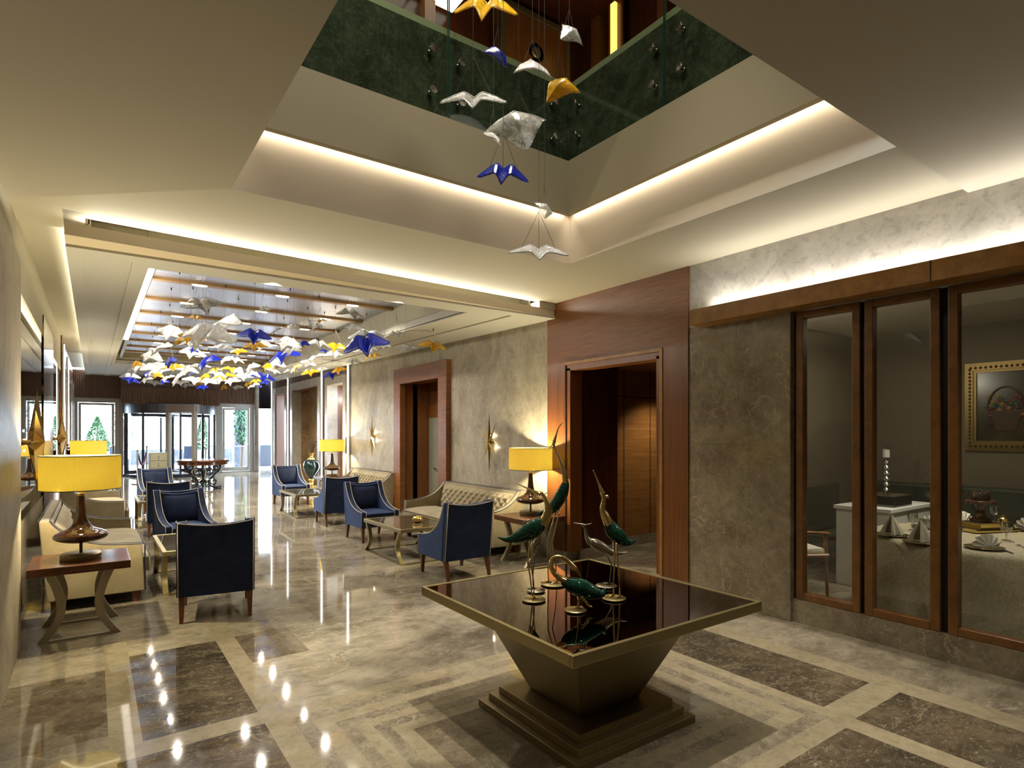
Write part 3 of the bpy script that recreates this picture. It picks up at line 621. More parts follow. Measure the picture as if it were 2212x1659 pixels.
# revolving door drum
o = st('door_5', MB(), M['darkalu']); RC = (2.08, YE+.35); RR = 1.33
def arc(r, a0, a1, n=24): return [(RC[0]+r*math.cos(math.radians(a0+(a1-a0)*k/n)), RC[1]+r*math.sin(math.radians(a0+(a1-a0)*k/n))) for k in range(n+1)]
ring_o, ring_i = arc(RR+.05, 180, 360, 40), arc(RR-.05, 180, 360, 40)
mb = MB(); mb.prism(ring_o + ring_i[::-1], 2.30, 2.60, 'z'); mk('canopy_fascia', mb, plain('smoked_steel_fascia', (.10,.11,.13), .3, metal=.6), o)
mb = MB(); mb.prism(ring_o + ring_i[::-1], F0-.12, F0+.05, 'z'); mk('drum_base', mb, M['darkalu'], o)
mk('canopy_lid', MB().lathe([(RR,0),(RR,.04)], 48, (RC[0],RC[1],2.58)), M['darkalu'], o)
for a0, a1 in ((180, 232), (308, 360)):
    A, Bq = arc(RR+.004, a0, a1, 14), arc(RR-.004, a0, a1, 14)
    mb = MB(); mb.prism(A + Bq[::-1], F0+.05, 2.30, 'z'); mk('drum_glass', mb, M['pane'], o)
for a in (181, 200, 232, 308, 340, 359):
    x, y = arc(RR, a, a, 1)[0]; mk('post', MB().box(x-.035, x+.035, y-.035, y+.035, F0, 2.34), M['darkalu'], o)
for k, a in enumerate((8, 98, 188, 278)):          # door wings
    c, s = math.cos(math.radians(a)), math.sin(math.radians(a))
    def wb(r0, r1, z0, z1, t=.03):
        p = [(RC[0]+r*c+q*s, RC[1]+r*s-q*c) for r, q in ((r0,-t),(r1,-t),(r1,t),(r0,t))]
        return [(*u, z0) for u in p], [(*u, z1) for u in p]
    mb = MB()
    for r0, r1, z0, z1 in ((.04,.12,F0+.03,2.32),(1.16,1.25,F0+.03,2.32),(.12,1.16,2.22,2.32),(.12,1.16,F0+.03,F0+.15)): mb.hexa(*wb(r0, r1, z0, z1))
    mk('wing_frame', mb, M['darkalu'], o); mb = MB(); mb.hexa(*wb(.12, 1.16, F0+.15, 2.22, .004)); mk('wing_glass', mb, M['pane'], o)
mb = MB(); mb.box(.70, .78, YE-.05, YE+.08, F0, 2.62); mb.box(3.39, 3.46, YE-.05, YE+.08, F0, 2.62); st('trim_entrance_posts', mb, M['alum'])
mb = MB(); mb.lathe([(.075,0),(.075,3.3)], 24, (4.66, YE-.1, F0)); st('column_entrance', mb, M['upper_stone'], smooth=True, autos=30)
o = st('window_6', MB(), M['black'])
mk('window_pane', MB().box(4.74, 5.30, YE+.02, YE+.03, F0, 2.55), M['pane'], o); mk('transom', MB().box(4.72, 5.4, YE-.04, YE+.1, 2.55, 3.6), M['black'], o)
mk('mullion', MB().box(5.18, 5.24, YE-.02, YE+.06, F0, 2.6), M['black'], o)
mb = MB(); mb.box(5.25, 5.6, 21.2, YE+.2, 0, 3.6); st('wall_entrance_side', mb, M['upper_stone'])
# hanging frame between the hall and the entrance
# ---------------------------------------------------------------- forecourt
st('ground', MB().box(-12, 18, YE+.3, 48, F0-.14, F0-.02), plain('pale_paving', (.30,.30,.30), .6))
st('wall_planter', MB().box(-8, 14, 30, 30.5, F0-.1, F0+.62), marble('planter_stone', (.045,.055,.075), (.085,.10,.13), (.14,.16,.19), .9, .5))
st('wall_forecourt_pillar', MB().box(4.55, 5.35, 25.2, 25.8, F0-.1, 4.5), marble('pillar_stone', (.035,.045,.065), (.06,.075,.105), (.16,.18,.2), .8, .3))
mb = MB(); mb.box(5.6, 7.4, 25.6, 26.2, F0-.1, F0+.85); st('wall_forecourt_block', mb, plain('blue_grey_block', (.012,.02,.035), .5))
mb = MB(); mb.box(-9, 16, 33, 33.4, F0-.1, F0+.25); st('trim_kerb', mb, plain('kerb_stone', (.10,.11,.13), .7))
light('sun', 'SUN', (0, 30, 20), 3.0, (1,.97,.92), .02, rot=(math.radians(-48), math.radians(22), 0))
# ================================================================ furniture
def make_chair(label):
    t = thing('armchair', label, 'armchair', group='blue velvet armchairs')
    swoop = spline([(.30,.885),(.262,.80),(.17,.645),(.02,.53),(-.17,.472),(-.33,.458)], 5)
    prof = [(-.33,.22),(.295,.22),(.372,.885)] + swoop
    for s in (-1, 1):
        mb = MB(); mb.prism(prof, s*.236, s*.312, 'x'); mk('side_panel', mb, M['blue'], t, bev=.012, seg=3)
    nx, nz = 12, 8
    def surf(off):
        def f(u, v):
            x = -.312 + .624*u; top = .885 - .032*(1-(2*u-1)**2); z = .222 + (top-.222)*v
            return (x, .297 + (z-.222)*.115 + off + .012*(1-(2*u-1)**2)*(1 if off > 0 else .3), z)
        return f
    mb = MB(); mb.grid(surf(.006), nx, nz); mb.grid(surf(-.062), nx, nz); n = (nx+1)*(nz+1)
    edge = [i*(nz+1) for i in range(nx+1)] + [nx*(nz+1)+j for j in range(1, nz+1)] + [i*(nz+1)+nz for i in range(nx-1, -1, -1)] + [j for j in range(nz-1, 0, -1)]
    for a, b in zip(edge, edge[1:]+edge[:1]): mb.f.append((a, b, b+n, a+n)); mb.m.append(0)
    mk('back_panel', mb, M['blue'], t, smooth=True, autos=50)
    def seat(u, v):
        x = -.232+.464*u; y = -.335+.60*v; e = min(u,1-u,v,1-v); return (x, y, .425 + .022*min(1, e*7) + .012*math.sin(PI*u)*math.sin(PI*v))
    mb = MB(); mb.grid(seat, 12, 12); mb.box(-.232,.232,-.335,.265,.235,.428); mk('seat_cushion', mb, M['blue'], t, smooth=True, autos=50)
    mk('front_rail', MB().box(-.236,.236,-.325,-.30,.222,.40), M['blue'], t)
    def cush(u, v):
        x = -.226+.452*u; z = .445 + v*(.40-.03*math.sin(PI*u)); b = (math.sin(PI*min(max(u,.001),.999))*math.sin(PI*min(max(v,.001),.999)))**.35
        return (x, .255 + (z-.222)*.115 - .02 - .075*b, z)
    mb = MB(); mb.grid(cush, 14, 12); mk('back_cushion', mb, M['blue'], t, smooth=True)
    mb = MB()
    def gap(u, v):
        x = -.236+.472*u; return (x, .272+(.83-.222)*.115 - .05 + .03*v, .838 - .03*math.sin(PI*u) + .03*v)
    mb.tube([gap(k/14, 0) for k in range(15)], .020, 8); mk('top_roll', mb, M['blue'], t, smooth=True)
    mb = MB()
    for s in (-1, 1):
        for x in (.312, .236):
            mb.tube([(s*x, .300, .895)] + [(s*x, y, z+.006) for y, z in swoop] + [(s*x, -.334, .455), (s*x, -.334, .225)], .0045, 5)
        mb.tube([(s*.300, .306, .224), (s*.300, .383, .875)], .0045, 5)
    mb.tube([(-.300+.6*k/14, .386 + .010*math.sin(PI*k/14), .880 - .032*math.sin(PI*k/14)) for k in range(15)], .0045, 5)
    mk('piping', mb, M['piping'], t, smooth=True)
    for sx in (-1, 1):
        for y0, y1 in ((-.29,-.30),(.27,.335)):
            mb = MB(); a, b = .026, .016; x = sx*.272
            mb.hexa([(x-b,y1-b,0),(x+b,y1-b,0),(x+b,y1+b,0),(x-b,y1+b,0)], [(x-a,y0-a,.235),(x+a,y0-a,.235),(x+a,y0+a,.235),(x-a,y0+a,.235)])
            mk('leg', mb, M['leg'], t, bev=.004)
    return t
def place_chair(x, y, rz, label, first=[None]):
    if first[0] is None: first[0] = make_chair(label); o = first[0]; o.location = (x, y, fz(y)); o.rotation_euler = (0,0,rz)
    else: o = dup(first[0], (x, y, fz(y)), rz, label)
    return o
R = math.radians
place_chair(.95, 6.12, R(171), 'navy velvet armchair with its back to us, nearest one on the left side')
place_chair(1.02, 9.05, R(8), 'navy velvet armchair facing us behind the nearest left armchair')
place_chair(1.05, 11.15, R(170), 'navy velvet armchair with its back to us, between two facing armchairs on the left')
place_chair(1.08, 14.0, R(6), 'navy velvet armchair facing us at the far end on the left, by the iron table')
place_chair(3.50, 6.08, R(180), 'navy velvet armchair with its back to us, beside the crane table')
place_chair(3.60, 8.88, R(2), 'navy velvet armchair facing us beside the low table with the candle')
place_chair(3.66, 10.72, R(178), 'navy velvet armchair with its back to us, in front of the far right sofa')
place_chair(3.66, 13.75, R(4), 'navy velvet armchair facing us beside the dark green urn')

def make_sofa(label):
    t = thing('tufted_sofa', label, 'sofa', group='beige tufted sofas'); Ls = 1.12
    swoop = spline([(.34,.85),(.28,.77),(.14,.66),(-.06,.595),(-.26,.575),(-.38,.57)], 5)
    prof = [(-.40,.11),(.36,.11),(.42,.85)] + swoop
    for s in (-1, 1):
        mb = MB(); mb.prism(prof, s*(Ls-.085), s*Ls, 'x'); mk('arm', mb, M['suede'], t, bev=.014, seg=3)
    mb = MB(); mb.prism([(.30,.11),(.36,.11),(.42,.85),(.33,.85)], -Ls+.085, Ls-.085, 'x'); mk('back_frame', mb, M['suede'], t, bev=.012)
    mb = MB(); mb.prism([(-.39,.11),(.32,.11),(.32,.27),(-.39,.27)], -Ls+.085, Ls-.085, 'x'); mk('base', mb, M['suede'], t, bev=.01)
    def seat(u, v):
        e = min(u*4, (1-u)*4, v, 1-v); return (-Ls+.09+(2*Ls-.18)*u, -.45+.66*v, .42+.04*min(1, e*8)+.015*math.sin(PI*v))
    mb = MB(); mb.grid(seat, 40, 12); mb.prism([(-.45,.285),(.22,.285),(.22,.423),(-.45,.423)], -Ls+.09, Ls-.09, 'x'); mk('seat_cushion', mb, M['suede'], t, smooth=True, autos=45)
    nb, rows = 26, 6
    def tuft(u, v):
        x = -Ls+.10+(2*Ls-.20)*u; 
        p = abs(math.sin(PI*(u*nb+v*rows)/2*1.0))*abs(math.sin(PI*(u*nb-v*rows)/2*1.0))
        e = min(1, min(u*nb, (1-u)*nb, v*rows, (1-v)*rows))
        z = .43 + .38*v; bulge = .040*(p**.45)*max(e,.0) + .02*e
        return (x, .30 - .03*(1-v) + (z-.43)*.10 - .03 - bulge, z)
    mb = MB(); mb.grid(tuft, 208, 42); mk('tufted_back', mb, M['suede'], t, smooth=True)
    mb = MB()
    for j in range(-20, 40):
        for k in range(0, 40):
            u, v = (j+k)/nb, (k-j)/rows
            if .02 < u < .98 and .05 < v < .95:
                p = tuft(u, v); mb.lathe([(.001,-.006),(.010,-.003),(.001,.004)], 6, p)
    mk('tufting_buttons', mb, M['suede'], t)
    mb = MB()
    for s in (-1, 1):
        for x in (Ls, Ls-.085): mb.tube([(s*x, .335, .856)] + [(s*x, y, z+.006) for y, z in swoop] + [(s*x,-.404,.56),(s*x,-.404,.115)], .005, 5)
    for y in (.335, .424): mb.tube([(-Ls, y, .857), (Ls, y, .857)], .005, 5)
    mb.tube([(-Ls+.09,-.452,.43),(Ls-.09,-.452,.43)], .005, 5)
    mk('piping', mb, M['piping_dk'], t, smooth=True)
    for sx in (-1, 1):
        for y in (-.33, .30):
            mb = MB(); a, b = .04, .026; x = sx*(Ls-.08)
            mb.hexa([(x-b,y-b,0),(x+b,y-b,0),(x+b,y+b,0),(x-b,y+b,0)], [(x-a,y-a,.115),(x+a,y-a,.115),(x+a,y+a,.115),(x-a,y+a,.115)]); mk('leg', mb, M['leg'], t)
    return t
s0 = make_sofa('beige tufted sofa against the left mirror wall, nearest, behind the wooden side table')
s0.location = (.02, 7.95, 0); s0.rotation_euler = (0,0,R(90))
dup(s0, (.02, 12.05, fz(12.05)), R(90), 'beige sofa far along the left wall, seen behind the big yellow lamp')
dup(s0, (4.52, 7.72, 0), R(-90), 'beige tufted sofa under the nearer brass star on the right wall')
dup(s0, (4.52, 12.05, fz(12.05)), R(-90), 'beige tufted sofa under the farther brass star on the right wall')

def cleg(sx, sy, x0, y0, H, axis, inset=.085, w=.045, th=.03, mb=None):   # one bowed leg
    mb = mb or MB(); pts = spline([(0,H),(.045,H*.80),(.075,H*.55),(.06,H*.32),(.0,H*.12),(-.045,0.0)], 5); n = len(pts)
    for (a, z0), (b, z1) in zip(pts, pts[1:]):
        def q(o, z, k):
            i = o*inset/.085; g = th if k in (1,2) else -th; f = w/2 if k in (2,3) else -w/2
            if axis == 'x': return (sx*(x0-i)+g*sx*(-1), sy*y0+f, z)
            return (sx*x0+f, sy*(y0-i)-g*sy, z)
        mb.hexa([q(b,z1,k) for k in range(4)], [q(a,z0,k) for k in range(4)])
    return mb
def make_side_table(label, topmat, legmat):
    t = thing('side_table', label, 'side table', group='side tables with yellow lamps')
    mk('table_top', MB().box(-.34,.34,-.33,.33,.535,.60), topmat, t, bev=.006)
    for sx in (-1, 1):
        for sy in (-1, 1): mk('leg', cleg(sx, sy, .20, .26, .535, 'x'), legmat, t)
    for sy in (-1, 1): mk('floor_rail', MB().box(-.23,.23,sy*.26-.02,sy*.26+.02,0,.014), legmat, t)
    return t
lampglow = []
def make_lamp(label):
    t = thing('table_lamp', label, 'lamp', group='yellow drum table lamps')
    mk('base_disc', MB().lathe([(.14,0),(.145,.006),(.145,.040),(.135,.048),(.001,.048)], 40), M['bronze_dk'], t, smooth=True, autos=40)
    mk('stem', MB().lathe([(.012,.045),(.012,.57)], 12), M['bronze_dk'], t, smooth=True)
    body = spline([(.014,.135),(.10,.140),(.175,.165),(.192,.195),(.165,.225),(.095,.255),(.058,.30),(.040,.37),(.031,.46),(.027,.535)], 5)
    mk('glass_body', MB().lathe(body, 40), M['amber'], t, smooth=True)
    mk('neck_cap', MB().lathe([(.028,.53),(.028,.55),(.014,.555),(.010,.59)], 20), M['gold'], t, smooth=True, autos=40)
    mk('lamp_shade', MB().add(*shade_mesh(.285, .585, .870, .0035)), M['shade'], t, smooth=True, autos=40)
    mb = MB()
    for z in (.587, .868): mb.tube([(.286*math.cos(2*PI*k/48), .286*math.sin(2*PI*k/48), z) for k in range(48)], .004, 6, closed=True)
    mk('shade_trim', mb, M['piping_dk'], t, smooth=True)
    mb = MB()
    for k in range(3): mb.tube([(0,0,.60),(.283*math.cos(2.1*k),.283*math.sin(2.1*k),.59)], .003, 5)
    mb.lathe([(.001,.60),(.02,.61),(.032,.65),(.03,.68),(.001,.71)], 14); mk('bulb', mb, M['led_warm'], t, smooth=True)
    return t
def shade_mesh(r, z0, z1, th):
    n = 64; vs = []; fs = []
    for rr, z in ((r,z0),(r,z1),(r-th,z1),(r-th,z0)):
        for k in range(n): vs.append((rr*math.cos(2*PI*k/n), rr*math.sin(2*PI*k/n), z))
    for i in range(4):
        for k in range(n): fs.append((i*n+k, i*n+(k+1)%n, ((i+1)%4)*n+(k+1)%n, ((i+1)%4)*n+k))
    return vs, fs
t0 = make_side_table('walnut side table with bowed legs at the near end of the left sofa', M['wood_top'], M['taupe'])
t0.location = (-.08, 6.18, 0)
l0 = make_lamp('large yellow drum lamp with smoked amber glass body on the near left side table'); l0.location = (-.08, 6.18, .60)
dup(t0, (4.62, 6.08, 0), 0, 'walnut side table with bowed legs between the right sofa and the timber portal')
dup(t0, (4.60, 13.75, fz(13.75)), 0, 'side table with a lamp between the far right sofa and the light strips')
dup(t0, (-.06, 13.85, fz(13.85)), 0, 'side table mostly hidden behind the left sofas, carrying a yellow lamp')
lamps = [l0, dup(l0, (4.68, 6.14, .60), 0, 'yellow drum lamp with amber glass body beside the timber portal'),
         dup(l0, (4.60, 13.75, .60+fz(13.75)), 0, 'yellow drum lamp in front of the right wall light strips'),
         dup(l0, (-.06, 13.85, .60+fz(13.85)), 0, 'small yellow drum lamp seen just above the large left lamp')]
for l in lamps: light('lamp_bulb', 'POINT', (0,0,.74), 130, (1,.86,.55), .03, parent=l)

def make_coffee(label):
    t = thing('coffee_table', label, 'coffee table', group='bronze framed glass coffee tables'); Lx, Ly, H = .42, .62, .45
    mb = MB(); mb.box(-Lx,Lx,-Ly,-Ly+.04,H-.045,H); mb.box(-Lx,Lx,Ly-.04,Ly,H-.045,H); mb.box(-Lx,-Lx+.04,-Ly+.04,Ly-.04,H-.045,H); mb.box(Lx-.04,Lx,-Ly+.04,Ly-.04,H-.045,H)
    mk('top_frame', mb, M['bronze'], t, bev=.003); mk('glass_top', MB().box(-Lx+.04,Lx-.04,-Ly+.04,Ly-.04,H-.02,H-.004), M['tableglass'], t)
    for sx in (-1, 1):
        for sy in (-1, 1): mk('leg', cleg(sx, sy, Lx-.03, Ly-.07, H-.045, 'y', .11, .05, .022), M['bronze'], t)
    for sx in (-1, 1): mk('floor_rail', MB().box(sx*(Lx-.03)-.022, sx*(Lx-.03)+.022, -Ly+.0, Ly-.0, 0, .014), M['bronze'], t)
    for sy in (-1, 1): mk('floor_rail', MB().box(-Lx+.05, Lx-.05, sy*(Ly-.02)-.02, sy*(Ly-.02)+.02, 0, .014), M['bronze'], t)
    return t
c0 = make_coffee('bronze glass-topped low table with a brass candle holder, by the right sofa'); c0.location = (3.56, 7.42, 0)
dup(c0, (3.60, 12.25, fz(12.25)), 0, 'bronze glass-topped low table between the far right armchairs')
dup(c0, (1.0, 7.55, 0), 0, 'bronze glass-topped low table between the two nearest left armchairs')
dup(c0, (1.06, 12.6, fz(12.6)), 0, 'bronze low table between the far left armchairs, mostly hidden')
o = thing('candle_holder', 'round brass tealight holder on the right coffee table', 'candle holder', (3.62, 7.30, .448))
mk('bowl', MB().lathe(spline([(.035,0),(.062,.014),(.070,.04),(.060,.068),(.047,.078)], 4)+[(.042,.076),(.05,.05),(.001,.02)], 28), M['gold'], o, smooth=True)
mk('candle', MB().lathe([(.036,.02),(.036,.055),(.001,.056)], 16), M['linen'], o)

# brass star sconces: long vertical, shorter level and diagonal spikes
def make_star(label):
    t = thing('star_sconce', label, 'wall light', group='brass star wall lights')
    def spike(ang, Ln, w=.026, d=.05):
        c, s = math.cos(ang), math.sin(ang); p = (-s*w, c*w)
        a, b = (.03*c, .03*s), (Ln*c, Ln*s)
        return MB().add([(-.75*d, a[0]*0, a[1]*0), (0, p[0]*.9+a[0], p[1]*.9+a[1]), (.02, a[0]*.5, a[1]*.5), (0, -p[0]*.9+a[0], -p[1]*.9+a[1]), (-.012, b[0], b[1])],
                        [(0,1,4),(1,2,4),(2,3,4),(3,0,4),(3,2,1,0)])
    for ang, Ln in ((90,.47),(270,.47),(0,.27),(180,.27),(58,.33),(122,.33),(238,.33),(302,.33)):
        mk('spike', spike(R(ang), Ln), M['brass'], t)
    mk('mount', MB().lathe([(.03,0),(.03,.06)], 14), M['brass'], t).rotation_euler = (0, R(90), 0)
    return t
q0 = make_star('brass eight-pointed star light above the nearer right sofa'); q0.location = (4.935, 7.50, 1.53)
stars = [q0, dup(q0, (4.935, 12.12, 1.60), 0, 'brass eight-pointed star light above the farther right sofa, left of the timber door')]
for y, lb in ((6.85, 'brass star light on the nearer mirror of the left wall'), (12.2, 'brass star light on the farther mirror of the left wall')):
    stars.append(dup(q0, (XL+.065, y, 1.58), R(180), lb)); stars[-1].scale = (2.2, 1, 1)
for s in stars:
    for dy, dz in ((.0,.1),(-.07,-.08)): light('sconce_bulb', 'POINT', (.03, dy, dz), .7, WARM, .012, parent=s)

# ---------------------------------------------------------------- big crane table
t = thing('display_table', 'large square table with dark mirror top on a tapering bronze pedestal', 'table', (2.36, 2.58, 0))
TZ = .71; h = .705
mb = MB()
for a, b_, c, d in ((-h,h,-h,-h+.022),(-h,h,h-.022,h),(-h,-h+.022,-h+.022,h-.022),(h-.022,h,-h+.022,h-.022)): mb.box(a, b_, c, d, TZ-.055, TZ)
mk('top_rim', mb, M['bronze'], t, bev=.003)
mb = MB(); g = h-.022; e = .0012
for poly in ([(-g+e,-g),(g-e,-g),(0,-e)], [(g,-g+e),(g,g-e),(e,0)], [(g-e,g),(-g+e,g),(0,e)], [(-g,g-e),(-g,-g+e),(-e,0)]): mb.prism(poly, TZ-.016, TZ-.004, 'z')
mk('mirror_top', mb, M['blackglass'], t); mk('underside', MB().box(-g,g,-g,g,TZ-.05,TZ-.018), M['bronze_dk'], t)
a, b_ = .225, .47; mb = MB(); mb.hexa([(-a,-a,.128),(a,-a,.128),(a,a,.128),(-a,a,.128)], [(-b_,-b_,TZ-.05),(b_,-b_,TZ-.05),(b_,b_,TZ-.05),(-b_,b_,TZ-.05)])
mk('pedestal', mb, M['bronze_dk'], t, bev=.004)
for k, s in enumerate((.45, .405, .36)): mk('plinth_step', MB().box(-s,s,-s,s,.043*k,.043*(k+1)), M['bronze_dk'], t, bev=.003)

# cranes: each stands on a small disc on the table; drawn in the upright plane that faces the room's near corner
def crane(label, foot, d, body, neck, beak, legs, scale=1., mats=('malachite','brass'), crest=None, disc=(24,9), tail=None, lift=None):
    base = ond(foot[0], foot[1], d); base.z = TZ - .002
    t = thing('crane_figurine', label, 'bird sculpture', base, 0, 'crane figurines on the table'); dd = d
    bm_, nm = M[mats[0]], M[mats[1]]
    def P(p, off=0): return tuple(ond(p[0], p[1], dd + off) - ond(foot[0], foot[1], dd))
    def rr(r): return r*dd/FPX
    vd = (_fx, _fy, 0)
    def limb(name, pts, mat, flat=None, seg=12, n=6, par=t, off=0):
        s = spline(pts, n); mb = MB(); mb.tube([P(q, off) for q in s], [max(rr(q[2]), .0008) for q in s], seg, flat=flat); return mk(name, mb, mat, par, smooth=True)
    bo = limb('body', body, bm_, (vd, .8), 20, 8)
    nk = limb('neck', neck, nm, None, 14, 8)
    limb('beak', beak, nm, None, 8, 4, nk)
    hx = neck[-1]; mb = MB(); c = P(hx, -rr(hx[2])*.7); mb.lathe([(.001,-.004),(.0035,0),(.001,.004)], 8, c); mk('eye', mb, M['black'], nk)
    if crest:
        for cr in crest: limb('crest', cr, nm, None, 6, 4, nk)
    for k, lg in enumerate(legs): limb('leg', [(a, b, c*.72) for a, b, c in lg], nm, None, 8, 1, off=(-.012 if k else .012))
    if lift: limb('leg', lift, nm, None, 8, 4, off=-.02)
    rx = rr(disc[0]); mb = MB(); mb.lathe([(rx*.98,0),(rx,.003),(rx*.9,.007),(.001,.008)], 28, (0,0,.004)); mk('base_disc', mb, nm if mats[1] == 'pewter' else M['bronze'], t, smooth=True, autos=40)
    mb = MB()
    for k, lg in enumerate(legs):
        e = Vector(P(lg[-1], (-.012 if k else .012)))
        for a in (-35, 0, 35, 170):
            u = R(a) - TH + (R(180) if body[0][0] < body[-1][0] and False else 0); ln = rx*(.62 if a != 170 else .35)
            dx = -1 if neck[-1][0] < body[-1][0] else 1
            mb.tube([(e.x, e.y, .014), (e.x+dx*math.cos(u)*ln*.6, e.y+dx*math.sin(u)*ln*.6, .017), (e.x+dx*math.cos(u)*ln, e.y+dx*math.sin(u)*ln, .011)], [.005,.004,.002], 6)
    mk('feet', mb, nm, t, smooth=True)
    return t
D = lambda x, y: onz(x, y, TZ)[0]*_fx + onz(x, y, TZ)[1]*_fy
crane('green and brass crane looking left, at the left front of the table', (1153, 1296), D(1153,1296),
      [(1075,1160,1),(1095,1165,6),(1118,1160,13),(1142,1148,19),(1160,1136,18),(1174,1124,11),(1180,1116,5)],
      [(1172,1132,13),(1182,1112,10),(1184,1094,8),(1179,1078,5.5),(1170,1066,4.5),(1163,1066,6)], [(1163,1066,5),(1145,1057,2.2),(1115,1043,.8)],
      [[(1146,1162,3.5),(1143,1190,2.2),(1140,1215,2.8),(1146,1250,2),(1150,1292,2)],[(1153,1162,3.5),(1150,1190,2.2),(1147,1217,2.8),(1152,1252,2),(1155,1295,2)]],
      crest=[[(1168,1066,2),(1178,1065,1),(1185,1062,.6)]], disc=(26,9))
crane('tallest crane, neck stretched up, slim dark green body, at the back', (1196, 1262), D(1196,1262),
      [(1150,1116,1),(1168,1109,4),(1190,1100,10),(1204,1084,13),(1214,1066,13),(1221,1046,9),(1222,1036,5)],
      [(1221,1044,6.5),(1220,1028,6),(1216,1012,4.5),(1208,988,3),(1199,970,2.6),(1196,960,3),(1197,953,4.5)], [(1197,953,4),(1201,940,2),(1207,922,1.2),(1217,911,.5)],
      [[(1205,1096,3),(1196,1120,1.8),(1184,1164,2.4),(1183,1200,1.7),(1185,1258,1.8)],[(1210,1096,3),(1204,1124,1.8),(1193,1171,2.4),(1200,1215,1.7),(1203,1261,1.8)]],
      crest=[[(1196,956,1.5),(1189,965,.9),(1185,971,.5)]], disc=(28,7))
crane('small pewter crane with a thin crest, right of centre on the table', (1310, 1266), D(1310,1266),
      [(1355,1192,1),(1338,1195,4),(1318,1192,9),(1300,1182,12),(1284,1173,11),(1274,1166,6),(1270,1160,3)],
      [(1276,1172,8),(1268,1160,5),(1266,1150,3.6),(1264,1140,3.2),(1261,1133,4)], [(1261,1133,3),(1252,1131,1.6),(1239,1129,.7)],
      [[(1306,1192,2.6),(1314,1205,1.8),(1321,1218,2.2),(1319,1240,1.6),(1316,1262,1.6)]],
      mats=('pewter','pewter'), crest=[[(1263,1132,1.5),(1270,1132,1.0),(1279,1129,.5)]], disc=(23,8))
crane('green and brass crane with raised bill and round crest, at the right of the table', (1326, 1293), D(1326,1293),
      [(1375,1167,1),(1362,1171,6),(1345,1166,14),(1328,1150,17),(1318,1136,14),(1312,1124,8),(1310,1116,4)],
      [(1316,1132,11),(1308,1116,9.5),(1302,1100,6.5),(1303,1086,5),(1304,1076,4.5),(1301,1062,6)], [(1301,1064,5),(1294,1046,2.6),(1288,1030,1.5),(1281,1014,.6)],
      [[(1325,1162,4),(1328,1200,2.6),(1326,1245,2.2),(1325,1290,2)],[(1331,1162,4),(1333,1200,2.6),(1338,1250,2.2),(1339,1293,2)]],
      crest=[[(1305,1072,2),(1312,1072,4),(1314,1076,1)]], disc=(26,9))
crane('crouching green crane with brass neck curled down, at the front of the table', (1243, 1319), D(1243,1319),
      [(1308,1270,1.5),(1302,1280,8),(1290,1281,13),(1272,1276,18),(1252,1268,20),(1234,1262,17),(1222,1256,12),(1216,1252,8)],
      [(1222,1254,9),(1208,1247,7),(1196,1235,5.5),(1190,1220,5),(1195,1206,5),(1208,1202,5),(1222,1208,5),(1233,1217,5.5),(1241,1226,6.5)], [(1241,1226,6),(1248,1234,3),(1256,1246,.8)],
      [[(1250,1285,5),(1250,1297,4),(1249,1315,3)]], lift=[(1256,1287,3.5),(1266,1299,3),(1272,1308,3),(1280,1310,1.2)], disc=(24,8))
crane('small pewter crane almost hidden behind the left green crane', (1158, 1276), D(1158,1276),
      [(1144,1206,1),(1147,1196,4),(1152,1184,8),(1158,1172,9),(1163,1162,6),(1166,1154,3)],
      [(1162,1164,5),(1160,1148,3.4),(1154,1136,3),(1148,1127,3),(1143,1124,4)], [(1143,1124,3),(1135,1126,1.5),(1128,1130,.6)],
      [[(1157,1180,2.5),(1154,1200,1.6),(1152,1226,2),(1151,1250,1.5),(1152,1274,1.5)]], mats=('pewter','pewter'), disc=(20,7))

# ---------------------------------------------------------------- far hall
def scroll(c, r, a0, a1, plane, tube=.012, n=26):
    pts = []
    for k in range(n):
        a = R(a0+(a1-a0)*k/(n-1)); q = r*(1-.75*k/(n-1)); pts.append((c[0]+q*math.cos(a)*plane[0], c[0]*0+c[1]+q*math.cos(a)*plane[1], c[2]+q*math.sin(a)))
    return pts
def Wv(px, py, d): return ond(px, py, d)
RTp = (2.42, 17.7)
t = thing('round_table', 'round wooden table on a scrolled wrought iron base near the entrance', 'table', (RTp[0], RTp[1], fz(RTp[1])))
mk('table_top', MB().lathe([(.60,.745),(.64,.75),(.65,.775),(.64,.80),(.001,.80)], 48), M['wood_top'], t, smooth=True, autos=40)
mk('apron', MB().lathe([(.57,.66),(.60,.67),(.60,.75)], 48), M['wood_top'], t, smooth=True, autos=40)
for k in range(6):
    a = R(60*k+20); pl = (math.cos(a), math.sin(a)); mb = MB()
    prof = spline([(.50,.70),(.46,.55),(.30,.38),(.16,.24),(.20,.10),(.40,.03),(.50,.05)], 6)
    mb.tube([(r*pl[0], r*pl[1], z) for r, z in prof], .018, 7)
    for cr, czz, r, b, e in ((.36,.58,.12,-60,500),(.17,.46,.13,200,-360),(.30,.20,.11,90,560),(.12,.14,.09,0,-500)):
        mb.tube([((cr+q[0])*pl[0], (cr+q[0])*pl[1], czz+q[1]) for q in [((r*(1-.75*i/24))*math.cos(R(b+(e-b)*i/24)), (r*(1-.75*i/24))*math.sin(R(b+(e-b)*i/24))) for i in range(25)]], .011, 6)
    mk('iron_scroll_leg', mb, M['iron'], t, smooth=True)
mk('stretcher_hub', MB().lathe([(.001,.16),(.10,.20),(.05,.26),(.001,.30)], 14), M['iron'], t, smooth=True)
p = Wv(341, 1000, 16.4)
t = thing('drawer_pedestal', 'olive-grey drawer pedestal with three drawers standing before the revolving door', 'cabinet', (p.x, p.y, fz(p.y)))
